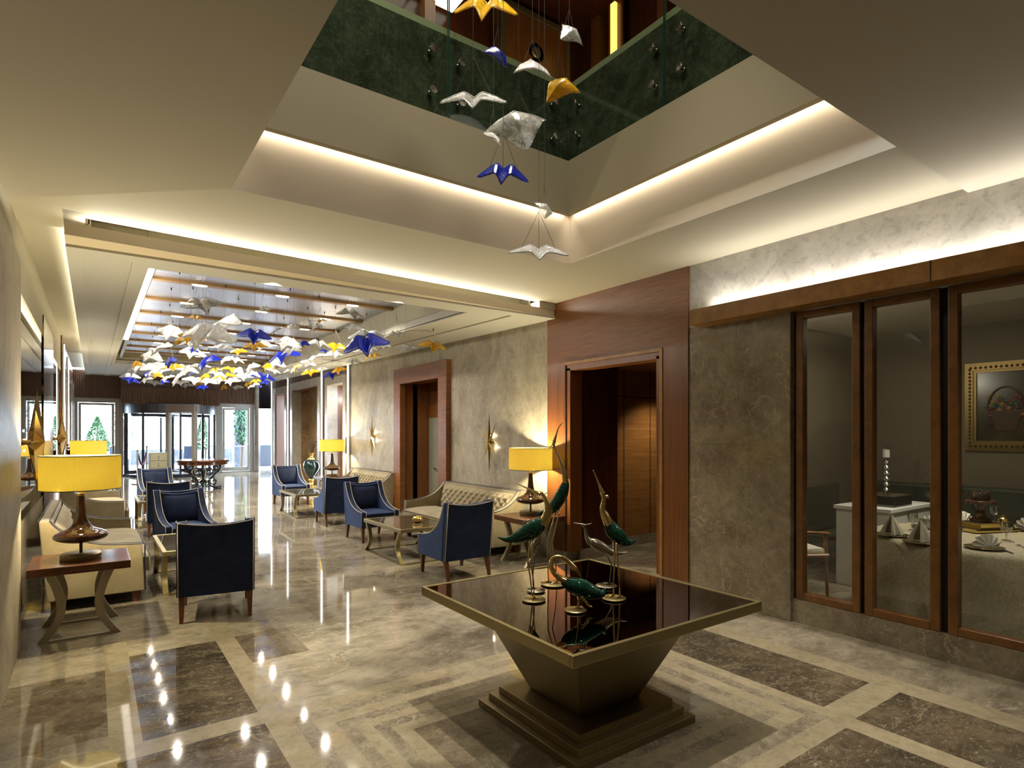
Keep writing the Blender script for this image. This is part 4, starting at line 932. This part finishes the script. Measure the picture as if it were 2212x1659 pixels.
mk('body', MB().box(-.21,.21,-.22,.22,0,.92), plain('olive_lacquer', (.26,.25,.17), .5), t, bev=.008)
for k in range(3):
    dr = mk('drawer', MB().box(-.19,.19,-.235,-.22,.30+.20*k,.48+.20*k), plain('olive_drawer', (.30,.285,.19), .5), t, bev=.004)
    for z in (.06,.12): mk('knob', MB().lathe([(.001,-.012),(.012,-.008),(.012,.008),(.001,.012)], 10, (0,-.245,.30+.20*k+z)), M['chrome'], dr)
def stanchion(px, d, label):
    p = Wv(px, 1000, d); t = thing('rope_stanchion', label, 'rope stanchion', (p.x, p.y, fz(p.y)), 0, 'brass rope stanchions')
    mk('base', MB().lathe([(.15,0),(.15,.02),(.03,.04)], 24), M['brass'], t); mk('post', MB().lathe([(.022,.03),(.022,.92),(.035,.93),(.035,.96),(.001,.98)], 14), plain('pale_brass_post', (.5,.5,.38), .35, metal=.5), t)
    return p
a = stanchion(297, 16.6, 'brass stanchion with a red rope, left of the drawer pedestal'); b_ = stanchion(317, 18.2, 'thin stanchion holding the other end of the red rope')
stanchion(424, 18.0, 'pale stanchion seen behind the round table, left of the pair'); stanchion(444, 17.8, 'pale stanchion seen behind the round table, right of the pair')
mb = MB(); mb.tube([tuple(a.lerp(b_, k/16)*1 + Vector((0,0,0)) - Vector((0,0,a.lerp(b_, k/16).z)) + Vector((0,0,fz(21)+.86-.42*math.sin(PI*k/16)))) for k in range(1,16)], .022, 8)
tag(mk('barrier_rope', mb, plain('dark_red_rope', (.16,.01,.04), .8), smooth=True), 'dark red barrier rope sagging between two stanchions', 'rope')
p0, p1 = Wv(364, 1000, 17.0), Wv(420, 1000, 17.0)
t = thing('walk_through_gate', 'grey walk-through security frame in front of the revolving door', 'security gate', ((p0.x+p1.x)/2, (p0.y+p1.y)/2, fz(p0.y)), -TH)
w = (p1-p0).length/2
for s in (-1, 1): mk('post', MB().box(s*w-.06, s*w+.06, -.07, .07, 0, 2.25), M['alum'], t, bev=.02)
mk('lintel', MB().box(-w-.06, w+.06, -.08, .08, 2.03, 2.27), M['steel'], t, bev=.02)
# urn in the stone niche
t = thing('lidded_urn', 'dark green glazed urn with gilt mounts and dry twigs before the stone niche', 'vase', (4.72, 15.75, fz(15.75)))
mk('pedestal', MB().box(-.2,.2,-.2,.2,0,.14), M['skirt'], t, bev=.01)
mk('urn_body', MB().lathe(spline([(.045,.36),(.10,.42),(.19,.58),(.215,.70),(.18,.82),(.09,.88)], 6), 32), plain('green_black_glaze', (.004,.022,.020), .05, coat=.5), t, smooth=True)
mk('gilt_foot', MB().lathe(spline([(.13,.14),(.14,.17),(.07,.22),(.05,.28),(.075,.33),(.05,.37)], 5), 24), M['gold'], t, smooth=True)
mk('gilt_collar', MB().lathe(spline([(.10,.865),(.085,.91),(.045,.95),(.05,1.0),(.085,1.04)], 5), 24), M['gold'], t, smooth=True)
mb = MB(); rnd = random.Random(5)
for k in range(26):
    a = rnd.uniform(0, 2*PI); s = rnd.uniform(.03,.17); hh = rnd.uniform(.28,.50)
    mb.tube([(0,0,1.0),(s*.4*math.cos(a), s*.4*math.sin(a), 1.0+hh*.5),(s*math.cos(a+.3), s*math.sin(a+.3), 1.0+hh)], [.006,.005,.003], 5)
    mb.tube([(s*.4*math.cos(a), s*.4*math.sin(a), 1.0+hh*.5),(s*1.3*math.cos(a-.5), s*1.3*math.sin(a-.5), 1.0+hh*.8)], [.004,.002], 5)
mk('twigs', mb, plain('dry_twig', (.08,.05,.03), .8), t)
p = Wv(149, 985, 12.0)
t = thing('flower_pot', 'dark woven pot with dry flowers beyond the far left lamp', 'pot', (XL+.22, 15.4, fz(15.4)))
mk('stand', MB().box(-.15,.15,-.15,.15,0,.92), M['wood_top'], t); mk('pot', MB().lathe([(.08,.92),(.15,1.05),(.17,1.22),(.13,1.22)], 20), M['iron'], t)
mb = MB()
for k in range(20):
    a = rnd.uniform(0,2*PI); s = rnd.uniform(.02,.15); mb.lathe([(.001,-.03),(.03,0),(.001,.03)], 6, (s*math.cos(a), s*math.sin(a), 1.25+rnd.uniform(0,.09)))
mk('flowers', mb, plain('dry_flower', (.10,.05,.03), .8), t)

# ---------------------------------------------------------------- forecourt plants
leafm = plain('leaf_green', (.012,.06,.014), .6); leafm2 = plain('leaf_pale', (.03,.10,.05), .6); barkm = plain('bark', (.12,.10,.08), .9)
def leaves(n, fn, s, seed):
    r = random.Random(seed); mb = MB()
    for _ in range(n):
        c = Vector(fn(r)); u = Vector((r.uniform(-1,1), r.uniform(-1,1), r.uniform(-1,1))).normalized(); v = u.orthogonal().normalized(); k = s*r.uniform(.6,1.3)
        mb.add([c-u*k, c+v*k*.45, c+u*k, c-v*k*.45], [(0,1,2,3)])
    return mb
def conifer(px, d, h, w, label, seed):
    p = Wv(px, 900, d); t = thing('potted_conifer', label, 'potted tree', (p.x, p.y, F0-.02))
    mk('planter', MB().box(-.4,.4,-.4,.4,0,.62), plain('white_planter', (.25,.26,.28), .5), t, bev=.02)
    def f(r):
        z = r.random()**1.4; q = w*(1-z)*math.sqrt(r.uniform(.35,1)) + .03; a = r.uniform(0,2*PI); return (q*math.cos(a), q*math.sin(a), .66+h*z)
    mk('foliage', leaves(2600, f, .05, seed), leafm, t); mk('trunk', MB().tube([(0,0,.5),(0,0,.7+h*.8)], [.05,.02], 8), barkm, t)
conifer(210, 23.5, 1.35, .58, 'cone-shaped green conifer in a pale planter outside the left glass door', 1)
conifer(438, 26.0, 1.5, .42, 'narrow conifer seen through the right side of the revolving door', 2)
def shrub(px, py, d, rx, rz, n, label, m, seed):
    p = Wv(px, py, d); t = thing('tree', label, 'tree', (p.x, p.y, F0-.02)); hz = p.z-F0
    mk('crown', leaves(n, lambda r: (lambda a, b, q: (rx*q*math.cos(a)*math.cos(b), rx*q*math.sin(a)*math.cos(b), hz+rz*q*math.sin(b)))(r.uniform(0,2*PI), r.uniform(-1.5,1.5), r.random()**.4), .07, seed), m, t)
    mk('trunk', MB().tube([(0,0,0),(.05,.02,hz*.6),(0,0,hz)], [.09,.07,.03], 8), barkm, t)
shrub(522, 912, 22.0, .30, .85, 900, 'slim leafy tree beside the stone pillar outside the right glass door', leafm2, 3)
shrub(266, 905, 31.0, 1.0, 1.1, 900, 'pale leafy tree beyond the forecourt, left of the revolving door', leafm2, 4)
for px, lb in ((247, 'dark square bin outside the left glass door'), (406, 'blue-grey bollard box seen through the revolving door')):
    p = Wv(px, 965, 22.5); o = thing('litter_bin', lb, 'bin', (p.x, p.y, F0-.02)); mk('body', MB().box(-.15,.15,-.15,.15,0,.85), M['darkalu'], o, bev=.01); mk('lid', MB().box(-.16,.16,-.16,.16,.85,.88), M['steel'], o)
# ================================================================ dining room
DT = (6.30, 1.72)
t = thing('tablecloth', 'patterned cream cloth falling in folds over the round dining table', 'tablecloth', (DT[0], DT[1], 0))
def clothf(u, v):
    a = 2*PI*u
    if v < .3: r = .90*v/.3; return (r*math.cos(a), r*math.sin(a), .757)
    q = (v-.3)/.7; r = .90 + .015*min(1,q*12) + q*.07 + .06*q*math.sin(11*a+.8*math.sin(3*a)); return (r*math.cos(a), r*math.sin(a), .757 - .735*q)
m, nt, b = newmat('damask_cloth'); n1 = noise(nt, coords(nt, world=False), 22, 3, .5, 2.5); k = mathn(nt, 'ABSOLUTE', mathn(nt, 'SUBTRACT', n1, .5))
L(nt, mixc(nt, remap(nt, k, .03, .09), (.50,.44,.31), (.36,.31,.21)), b.inputs['Base Color']); setp(b, rough=.7, sheen=.2); M['damask'] = m
mb = MB(); mb.grid(clothf, 176, 24); mk('cloth', mb, M['damask'], t, smooth=True)
o = thing('round_dining_table', 'round dining table hidden under the cream cloth', 'table', (DT[0], DT[1], 0))
mk('table_top', MB().lathe([(.88,.71),(.88,.75)], 48), M['wood_top'], o); mk('pedestal', MB().lathe([(.3,0),(.3,.03),(.06,.08),(.06,.71)], 20), M['wood_top'], o)
TT = .757
def napkin_cone(par):
    mb = MB()
    def f(u, v):
        a = -2.2+4.4*u; r = .085*(1-v)*(1+.25*math.sin(9*a)); return (r*math.cos(a), r*math.sin(a)*.8, .02+.17*v**.8)
    mb.grid(f, 30, 8); return mb
def napkin_fan(w=.12):
    mb = MB()
    def f(u, v):
        a = PI*u; r = w*(.15+.85*v); return (r*math.cos(a), .012*math.sin(14*a)*v - .05+.03*v, .02 + r*math.sin(a)*.85)
    mb.grid(f, 56, 6); return mb
def setting(x, y, kind, rz, lbl):
    p = thing('charger_plate', 'gilt-rimmed charger plate ' + lbl, 'plate', (x, y, TT+.001), 0, 'charger plates on the dining table')
    mk('plate', MB().lathe([(.05,0),(.08,.004),(.125,.014),(.13,.018),(.124,.018),(.08,.009),(.001,.008)], 40), plain('silver_gilt', (.55,.44,.24), .22, metal=1), p, smooth=True)
    mk('napkin', napkin_cone(p) if kind == 'cone' else napkin_fan(), M['linen'], p, smooth=True).rotation_euler = (0,0,rz)
for (px, py), kind, lbl in [((1926,1158),'cone','at the left edge of the dining table, with a pointed napkin'), ((1988,1174),'cone','with a pointed napkin nearest the narrow window bar'),
        ((2126,1186),'fan','with a fan napkin at the front of the dining table'), ((2003,1141),'fan','with a napkin behind the two crystal glasses'),
        ((2074,1130),'fan','with a fan napkin left of the cake stand'), ((2212,1146),'fan','with a folded napkin at the right edge of the photograph')]:
    x, y, _ = onz(px, py, TT); setting(x, y, kind, TH*-1+R(5), lbl)
gl0 = None
def glass_at(px, py, lbl, gold=False):
    global gl0
    x, y, _ = onz(px, py, TT)
    if gl0 is None:
        gl0 = thing('wine_goblet', 'cut crystal goblet ' + lbl, 'glass', (x, y, TT), 0, 'crystal goblets on the dining table')
        mb = MB(); n = 40
        prof = [(.034,0),(.034,.004),(.008,.012),(.006,.055),(.014,.066),(.036,.085),(.042,.12),(.041,.155),(.039,.155),(.039,.12),(.033,.088),(.001,.072)]
        for i, (r, z) in enumerate(prof):
            for k in range(n): q = r*(1+(.045 if 4 <= i <= 7 and k % 2 else 0)); mb.v.append((q*math.cos(2*PI*k/n), q*math.sin(2*PI*k/n), z))
        for i in range(len(prof)-1):
            for k in range(n): mb.f.append((i*n+k, i*n+(k+1)%n, (i+1)*n+(k+1)%n, (i+1)*n+k)); mb.m.append(0)
        mk('crystal', mb, pane('crystal', (.90,.92,.90), 2.6, .02, .22), gl0, smooth=False)
        mk('rim', MB().tube([(.040*math.cos(2*PI*k/32), .040*math.sin(2*PI*k/32), .156) for k in range(32)], .0012, 5, closed=True), M['chrome'], gl0)
        return gl0
    return dup(gl0, (x, y, TT), 0, 'cut crystal goblet ' + lbl)
glass_at(1998, 1160, 'in front of its pair, left of the narrow window bar'); glass_at(1972, 1146, 'behind its pair, left of the narrow window bar')
glass_at(2066, 1176, 'with amber tint just right of the narrow window bar'); glass_at(2060, 1150, 'clear, at the back beside the window bar')
glass_at(2150, 1128, 'behind the gold jar'); glass_at(2174, 1168, 'in front of the gold jar')
x, y, _ = onz(2121, 1146, TT)
o = thing('centrepiece_tray', 'gilt carved tray under a gold-edged book, middle of the dining table', 'tray', (x, y, TT), -TH+R(12))
mk('tray', MB().box(-.24,.24,-.145,.145,0,.025), M['bronze_dk'], o, bev=.008); mk('carved_rim', MB().tube([(-.235,-.14,.02),(.235,-.14,.02),(.235,.14,.02),(-.235,.14,.02)], .014, 6, closed=True), M['gold'], o)
o = thing('gilt_book', 'thick gold-edged book lying on the carved tray', 'book', (x, y, TT+.027), -TH+R(12))
mk('pages', MB().box(-.135,.135,-.10,.10,.006,.05), M['gold'], o); mk('cover', MB().box(-.14,.14,-.105,.105,.05,.056), M['bronze_dk'], o); mk('cover', MB().box(-.14,.14,-.105,.105,0,.006), M['bronze_dk'], o)
o = thing('cake_stand', 'dark wooden cake stand standing on the gold-edged book', 'cake stand', (x, y+.01, TT+.085))
mk('stand', MB().lathe(spline([(.085,0),(.08,.02),(.045,.05),(.03,.10),(.04,.15)], 5)+[(.11,.165),(.115,.19),(.11,.195),(.001,.195)], 32), M['wood_top'], o, smooth=True, autos=40)
o = thing('chocolate_cake', 'small dark chocolate cake on the cake stand', 'cake', (x, y+.01, TT+.281))
mk('cake', MB().lathe([(.07,0),(.074,.01),(.074,.06),(.068,.068),(.001,.07)], 30), plain('chocolate', (.03,.012,.008), .5), o, smooth=True, autos=40)
mb = MB()
for k in range(12): mb.lathe([(.001,-.01),(.010,0),(.001,.012)], 6, (.06*math.cos(k*PI/6), .06*math.sin(k*PI/6), .075))
mk('icing', mb, plain('chocolate_icing', (.05,.02,.012), .3), o)
x2, y2 = x+.20*_rx, y+.20*_ry
o = thing('gold_jar', 'small ribbed gold glass jar between two goblets', 'jar', (x2, y2, TT+.026))
mb = MB(); mb.lathe([(.036,0),(.04,.01),(.04,.04),(.036,.045),(.04,.05),(.04,.085),(.03,.095)], 24); mk('jar', mb, M['gold'], o, smooth=True, autos=30); mk('lid', MB().lathe([(.031,.095),(.025,.108),(.008,.112),(.008,.122),(.001,.125)], 20), M['gold'], o)
for (px, py), ln, lb in (((1925,1164), .2, 'table knife left of the leftmost charger plate'), ((2175,1192), .2, 'table knife right of the front fan napkin'), ((2206,1182), .12, 'silver spoon at the right edge of the table')):
    x3, y3, _ = onz(px, py, TT); o = thing('table_knife' if 'knife' in lb else 'table_spoon', lb, 'cutlery', (x3, y3, TT+.003), R(35))
    mk('handle', MB().box(-ln/2,0,-.006,.006,0,.006), M['chrome'], o, bev=.002); mk('blade' if 'knife' in lb else 'bowl', MB().box(0,ln/2,-.009,.009,.001,.004) if 'knife' in lb else MB().lathe([(.001,0),(.018,.004),(.02,.008)], 14, (ln*.35,0,0)), M['chrome'], o)
# sideboard with candlesticks
t = thing('sideboard', 'plain white sideboard behind the windows, left of the dining table', 'sideboard', (7.16, 2.95, 0))
mk('body', MB().box(-.45,.62,-.27,.27,0,.83), M['white'], t, bev=.004); mk('worktop', MB().box(-.47,.64,-.29,.29,.83,.87), M['white'], t, bev=.004)
o = thing('mirror_block', 'smoked mirror block on the white sideboard carrying candlesticks', 'display block', (7.12, 2.88, .87))
mk('mirror_faces', MB().box(-.22,.22,-.17,.17,0,.115), plain('smoked_mirror', (.10,.105,.09), .06, metal=.9), o, bev=.003); mk('top_plate', MB().box(-.215,.215,-.165,.165,.115,.119), M['tableglass'], o)
def candlestick(x, y, k, lbl):
    o = thing('candlestick', lbl, 'candlestick', (x, y, .989)); pr = [(.05,0),(.05,.012),(.02,.016)]
    for i in range(6): z = .02+.062*i*k; pr += [(.012,z),(.024,z+.012*k),(.034,z+.026*k),(.024,z+.040*k),(.012,z+.052*k)]
    z = .02+.062*6*k; pr += [(.012,z),(.048,z+.006),(.048,z+.012),(.001,z+.013)]
    mk('silver_stem', MB().lathe(pr, 24), M['chrome'], o, smooth=True, autos=60); mk('candle', MB().lathe([(.034,z+.013),(.034,z+.105),(.001,z+.106)], 20), M['white'], o, smooth=True, autos=40)
    mk('wick_cup', MB().lathe([(.044,z+.112),(.044,z+.117),(.001,z+.118)], 20), M['chrome'], o)
candlestick(7.17, 2.90, 1.0, 'tall silver beaded candlestick with a white candle on the mirror block'); candlestick(6.99, 2.98, .80, 'shorter silver candlestick mostly hidden by the window post')
t = thing('banquette', 'long grey-green leather banquette along the back wall of the dining room', 'bench', (8.6, 0, 0))
mk('backrest', MB().box(-.10,.13,-2.8,3.84,.45,1.02), M['green_wall'], t, bev=.03, seg=3); mk('seat', MB().box(-.60,-.10,-2.8,3.84,.22,.45), M['green_wall'], t, bev=.03, seg=3); mk('base', MB().box(-.55,.13,-2.8,3.84,0,.22), M['dark'], t)
t = thing('end_banquette', 'grey-green leather banquette on the end wall, seen through the left window', 'bench', (0, 3.7, 0))
mk('backrest', MB().box(5.85,7.9,.04,.15,.45,1.02), M['green_wall'], t, bev=.02); mk('seat', MB().box(7.0,7.9,-.25,.04,.25,.45), M['green_wall'], t, bev=.02)
x, y = 6.35, 3.3
t = thing('wicker_armchair', 'woven armchair with a pale cushion and wooden arm behind the white sideboard', 'armchair', (6.0, 3.34, 0), R(60))
mb = MB()
for k in range(12): mb.tube(spline([(-.26,.24,.45+.035*k),(0,.30,.45+.035*k),(.26,.24,.45+.035*k)], 4), .012, 5)
mk('woven_back', mb, M['iron'], t); mk('seat_cushion', MB().box(-.25,.25,-.25,.22,.42,.48), M['linen'], t, bev=.02)
for s in (-1, 1): mk('arm', MB().tube(spline([(s*.27,.24,.66),(s*.29,0,.66),(s*.27,-.24,.64)], 5), .018, 8), M['wood_frame'], t, smooth=True)
for sx in (-1, 1):
    for sy in (-1, 1): mk('leg', MB().tube([(sx*.24,sy*.22,.64 if sy<0 else .43),(sx*.25,sy*.24,0)], .016, 8), M['wood_frame'], t)
mk('seat_frame', MB().tube(spline([(-.26,-.24,.42),(.26,-.24,.42),(.26,.22,.42),(-.26,.22,.42)], 3), .018, 6, closed=True), M['wood_frame'], t)
# flower painting in a heavy gilt frame
t = thing('framed_painting', 'dark flower-basket painting in a heavy gilt frame on the dining room wall', 'painting', (8.74, 2.05, 1.98))
mb = MB(); Wd, Hh = .60, .53
for i, (o_, d_, w_) in enumerate(((0,.02,.05),(.04,.045,.05),(.08,.03,.04))):
    a0, b0, a1, b1 = Wd-o_, Hh-o_, Wd-o_-w_, Hh-o_-w_
    mb.box(-d_,0,-a0,a0,b1,b0); mb.box(-d_,0,-a0,a0,-b0,-b1); mb.box(-d_,0,-a0,-a1,-b1,b1); mb.box(-d_,0,a1,a0,-b1,b1)
rnd = random.Random(3)
for k in range(90):
    s = k/90*4; u = (s % 1)*2-1; y, z = ((u*Wd*.93, Hh-.06),(Wd-.06, u*Hh*.93),(u*Wd*.93, -Hh+.06),(-Wd+.06, u*Hh*.93))[int(s)]
    mb.lathe([(.001,-.02),(.018,0),(.001,.02)], 6, (-.045, y, z))
mk('gilt_frame', mb, plain('old_gilt', (.26,.18,.07), .35, metal=.8), t)
m, nt, b = newmat('painted_canvas'); n1 = noise(nt, coords(nt, world=False), 3, 4, .6, .6); L(nt, mixc(nt, remap(nt, n1, .35, .65), (.02,.016,.010), (.07,.06,.035)), b.inputs['Base Color']); setp(b, rough=.2, spec=.6)
mk('canvas', MB().box(-.012,0,-.48,.48,-.41,.41), m, t)
mb = MB(); mb.tube([(-.018, -.17*math.cos(PI*k/20)+.20, -.02+.25*math.sin(PI*k/20)) for k in range(21)], .012, 6); mb.lathe([(.001,-.30),(.10,-.28),(.16,-.06),(.14,-.05)], 18, (-.018,.20,0), .05, 1); mk('painted_basket', mb, plain('basket_brown', (.06,.035,.015), .5), t)
for cn, col, n, sd in (('painted_red_flowers', (.14,.012,.02), 14, 1), ('painted_yellow_flowers', (.28,.18,.03), 9, 2), ('painted_green_leaves', (.012,.07,.04), 12, 3)):
    r_ = random.Random(sd); mb = MB()
    for k in range(n): mb.lathe([(.001,-.03),(.03,0),(.001,.03)], 8, (-.018, r_.uniform(.02,.38), r_.uniform(-.12,.12)), .2, 1)
    mk(cn, mb, plain(cn, col, .5), t)

# ================================================================ glass birds
def bird_mesh(name, seed, mat):
    r = random.Random(seed); mb = MB(); nu, nv = 24, 5
    tipz, sh, cen = r.uniform(-.17,-.08), r.uniform(.02,.07), r.uniform(-.10,-.04); sw = r.uniform(.02,.10)
    def half(ax):      # height and chord along the wing
        pts = [(0,cen),(.12,sh),(.17,sh),(.34,sh*.3+tipz*.4),(.5,tipz)]
        for (a, z0), (b, z1) in zip(pts, pts[1:]):
            if ax <= b+1e-6: return z0+(z1-z0)*(ax-a)/(b-a)
        return tipz
    jit = {}
    def f(u, v):
        x = u-.5; ax = abs(x); z = half(ax); ch = .42*(1-ax/.5)**.7 + .03; lead = .22 - .34*ax - sw*ax
        if ax < .10: ch += .14*(1-ax/.10)
        key = (round(u*nu), round(v*nv)); j = jit.setdefault(key, (r.uniform(-1,1), r.uniform(-1,1)))
        return (x + .003*j[0], lead - ch*v + .006*j[0], z - .05*v*(1-ax*1.6) + .0025*j[1])
    mb.grid(f, nu, nv)
    o = mk(name, mb, mat, smooth=True, autos=14)
    s = o.modifiers.new('thickness', 'SOLIDIFY'); s.thickness = .015; s.offset = 0
    return o
BM = {}
for c in ('clear','white','yellow','blue'):
    for k in range(3):
        o = bird_mesh('glass_body', 10*k+len(c), M['g_'+c]); BM[c, k] = o.data; bpy.data.objects.remove(o)
def bird(pos, span, col, label, group, top, rot, rnd, k=None, deep=1.):
    t = thing('glass_bird', label, 'glass bird', pos, 0, group)
    me = BM[col, rnd.randrange(3) if k is None else k]
    b = bpy.data.objects.new('glass_body', me); SC.collection.objects.link(b); b.parent = t; b.scale = (span, span*rnd.uniform(.85,1.15)*deep, span); b.rotation_euler = rot
    s = b.modifiers.new('thickness', 'SOLIDIFY'); s.thickness = .015; s.offset = 0
    mtx = Matrix.LocRotScale(None, b.rotation_euler, b.scale); mb = MB(); jz = min(.30*span+.12, (top-pos[2])*.6); J = (0, 0, jz)
    for q in ((-.28,.02,.0),(.28,.02,0),(0,-.06,-.04)): mb.tube([tuple(mtx @ Vector(q)), J], .0013, 4)
    mb.tube([J, (0,0,top-pos[2])], .0013, 4); mk('hanging_wire', mb, M['wire'], t)
    mk('cable_gripper', MB().lathe([(.001,-.035),(.007,-.025),(.009,0),(.006,.004)], 8, (0,0,top-pos[2]-.002)), M['iron'], t)
    return t
HB = '''437 653 85 c;423 685 30 y;487 695 124 w;370 715 70 w;445 717 130 w;411 724 62 y;388 733 50 y;430 738 44 w;550 721 70 b;412 741 46 c;347 748 85 w;482 748 52 w;515 757 38 y;551 744 52 y
327 767 64 w;415 760 60 w;417 755 18 b;445 777 74 b;367 779 48 b;486 775 52 w;508 776 42 w;293 785 32 y;298 793 56 w;334 790 60 w;373 790 42 y;400 795 56 w;432 789 44 c;466 798 28 y;500 796 40 y;515 799 42 w
318 808 26 b;280 811 42 w;282 819 36 b;340 809 38 y;315 819 36 w;334 825 32 w;354 824 26 b;382 814 60 w;412 807 16 b;442 812 42 y;484 811 50 y;525 811 44 w;421 819 50 w;403 832 28 w;428 827 34 y;438 835 26 b;464 828 16 b;450 822 40 w
483 835 26 y;513 835 32 w;471 819 42 w;534 829 24 y;540 835 24 w;568 667 36 c;633 704 40 w;597 712 38 c;675 699 54 c;692 692 24 y;759 675 80 c;764 705 50 w;621 738 74 c;568 744 54 w;613 766 82 b;627 757 46 w;657 740 18 b
689 741 52 w;725 746 50 y;701 757 12 b;722 764 44 w;679 770 62 w;801 725 92 w;788 737 100 b;792 753 58 c;806 767 36 y;764 779 36 c;598 782 60 w;578 790 38 y;639 793 36 y;665 783 42 c;670 802 40 y;696 796 26 w;717 806 44 b;731 798 36 y
569 812 54 b;542 793 52 w;592 800 34 w;628 800 34 c;553 822 26 y;551 830 26 w;573 825 22 b;562 834 14 b;877 748 62 c;936 745 62 y;857 719 42 c;831 745 34 c;352 800 44 w;470 806 40 w;360 815 40 w;500 822 40 w;390 824 34 w;545 806 38 w;330 803 40 w'''
CN = dict(c='clear', w='white', y='yellow', b='blue'); HL = []
for s in HB.replace('\n', ';').split(';'):
    a = s.split(); HL.append((int(a[0]), int(a[1]), int(a[2]), CN[a[3]]))
WORD = dict(clear='thin clear glass bird', white='milky white glass bird', yellow='amber yellow glass bird', blue='cobalt blue glass bird')
def ordinal(n): return '%d%s' % (n, 'th' if 10 <= n % 100 <= 20 else {1:'st',2:'nd',3:'rd'}.get(n % 10, 'th'))
tiers = [(0, 705, 'the highest tier'), (705, 742, 'the upper tier'), (742, 772, 'the middle tier'), (772, 803, 'the lower tier'), (803, 900, 'the lowest tier')]
rnd = random.Random(11); placed = []
for lo, hi, tn in tiers:
    for c in ('clear','white','yellow','blue'):
        sel = sorted(h for h in HL if lo <= h[1] < hi and h[3] == c)
        for i, (px, py, s, _) in enumerate(sel):
            best = None
            for _ in range(14):       # keep neighbours clear of each other
                z = 2.90 + rnd.uniform(-.16,.16) + (.08 if py < 700 else 0); d = (z-EYE)*FPX/(YH-py); p = ond(px, py, d)
                if p.y < 6.55: p = ond(px, py, d*6.55/p.y); d = d*6.55/p.y
                gapd = min([(p-q).length - .45*(s*d/FPX+w) for q, w in placed] + [9])
                if best is None or gapd > best[0]: best = (gapd, d, p)
            d, p = best[1:]; placed.append((p, s*d/FPX))
            if len(sel) == 1: lb = f'{WORD[c]}, the only {c} one in {tn} of the hall cluster'
            else: lb = f'{WORD[c]}, {ordinal(i+1)} {c} one from left in {tn} of hall cluster'
            inside = RX0+.01 < p.x < RX1 and RY0 < p.y < RY1
            bird(p, max(s*d/FPX, .16), c, lb, 'glass birds in the hall cluster', (RZ-.005) if inside else cz(p.y)-.001, (R(42+rnd.uniform(-16,14)), R(rnd.uniform(-16,16)), -TH+R(rnd.uniform(-45,45))), rnd)
        # the tiers run from the near, high birds to the far, low ones
def kite_mesh(name, seed, mat):          # folded sheet: two broad triangular wings hinged on a ridge
    r = random.Random(seed); mb = MB(); nu, nv = 16, 10
    def f(u, v):
        x = (u-.5); ax = abs(x); w = 1-v
        px_ = x*(w**.9)*1.0 + .0; y = .26 - .72*v - .10*ax*w
        z = .16*(1-ax*2)*w**.6 - .10*max(0, ax-.28)*w*2 + .05*math.sin(5*v)
        return (px_ + r.uniform(-.002,.002), y + r.uniform(-.005,.005), z)
    mb.grid(f, nu, nv); return mk(name, mb, mat, smooth=True, autos=40)
KM = {}
for c in ('clear','white','yellow','blue'):
    o = kite_mesh('glass_body', len(c), M['g_'+c]); KM[c] = o.data; bpy.data.objects.remove(o)
# position, span, colour, label, folded kite?, yaw / pitch / turn in its own plane
AB = [(1048,6,140,'yellow','large amber and clear glass bird at the top edge of the atrium group',0,0,50,-6),(1076,122,66,'blue','small cobalt blue glass bird folded like a triangle, high in the atrium group',1,30,55,25),
      (1150,148,84,'white','milky glass bird with raised wings, below the atrium glass corner',1,10,60,178),(1022,207,146,'clear','clear glass bird with spread wings, leftmost of the atrium group',0,0,40,0),
      (1208,195,88,'yellow','amber yellow glass bird hanging in the middle of the atrium group',1,-10,60,-38),(1230,76,64,'clear','small clear glass bird at the upper right of the atrium group',1,30,65,-50),
      (1120,282,140,'clear','largest clear glass bird, tilted, above the blue one in the atrium',1,-5,55,16),(1066,291,70,'white','small white glass bird left of the large tilted clear one',0,50,50,20),
      (1087,368,112,'blue','cobalt blue glass bird with spread wings, lowest blue one in the atrium',0,5,45,-8),(1176,455,52,'clear','small clear glass bird above the lowest atrium bird',1,40,60,-20),
      (1164,537,130,'white','white glass bird with long wings, lowest of the atrium group',0,5,28,-5)]
for px, py, s, c, lb, kite, yaw, pit, phi in AB:
    d = (3.9,3.45,4.25,3.75,3.35,4.0,3.55,4.3,3.15,4.15,3.7)[AB.index((px, py, s, c, lb, kite, yaw, pit, phi))]; p = ond(px, py, d)
    e = (Matrix.Rotation(-TH+R(yaw), 3, 'Z') @ Matrix.Rotation(R(pit), 3, 'X') @ Matrix.Rotation(R(phi), 3, 'Z')).to_euler()
    if kite: BM[c, 9] = KM[c]
    bird(p, s*d/FPX, c, lb, 'glass birds in the atrium group', 8.95, e, rnd, 9 if kite else 1, 1.1)
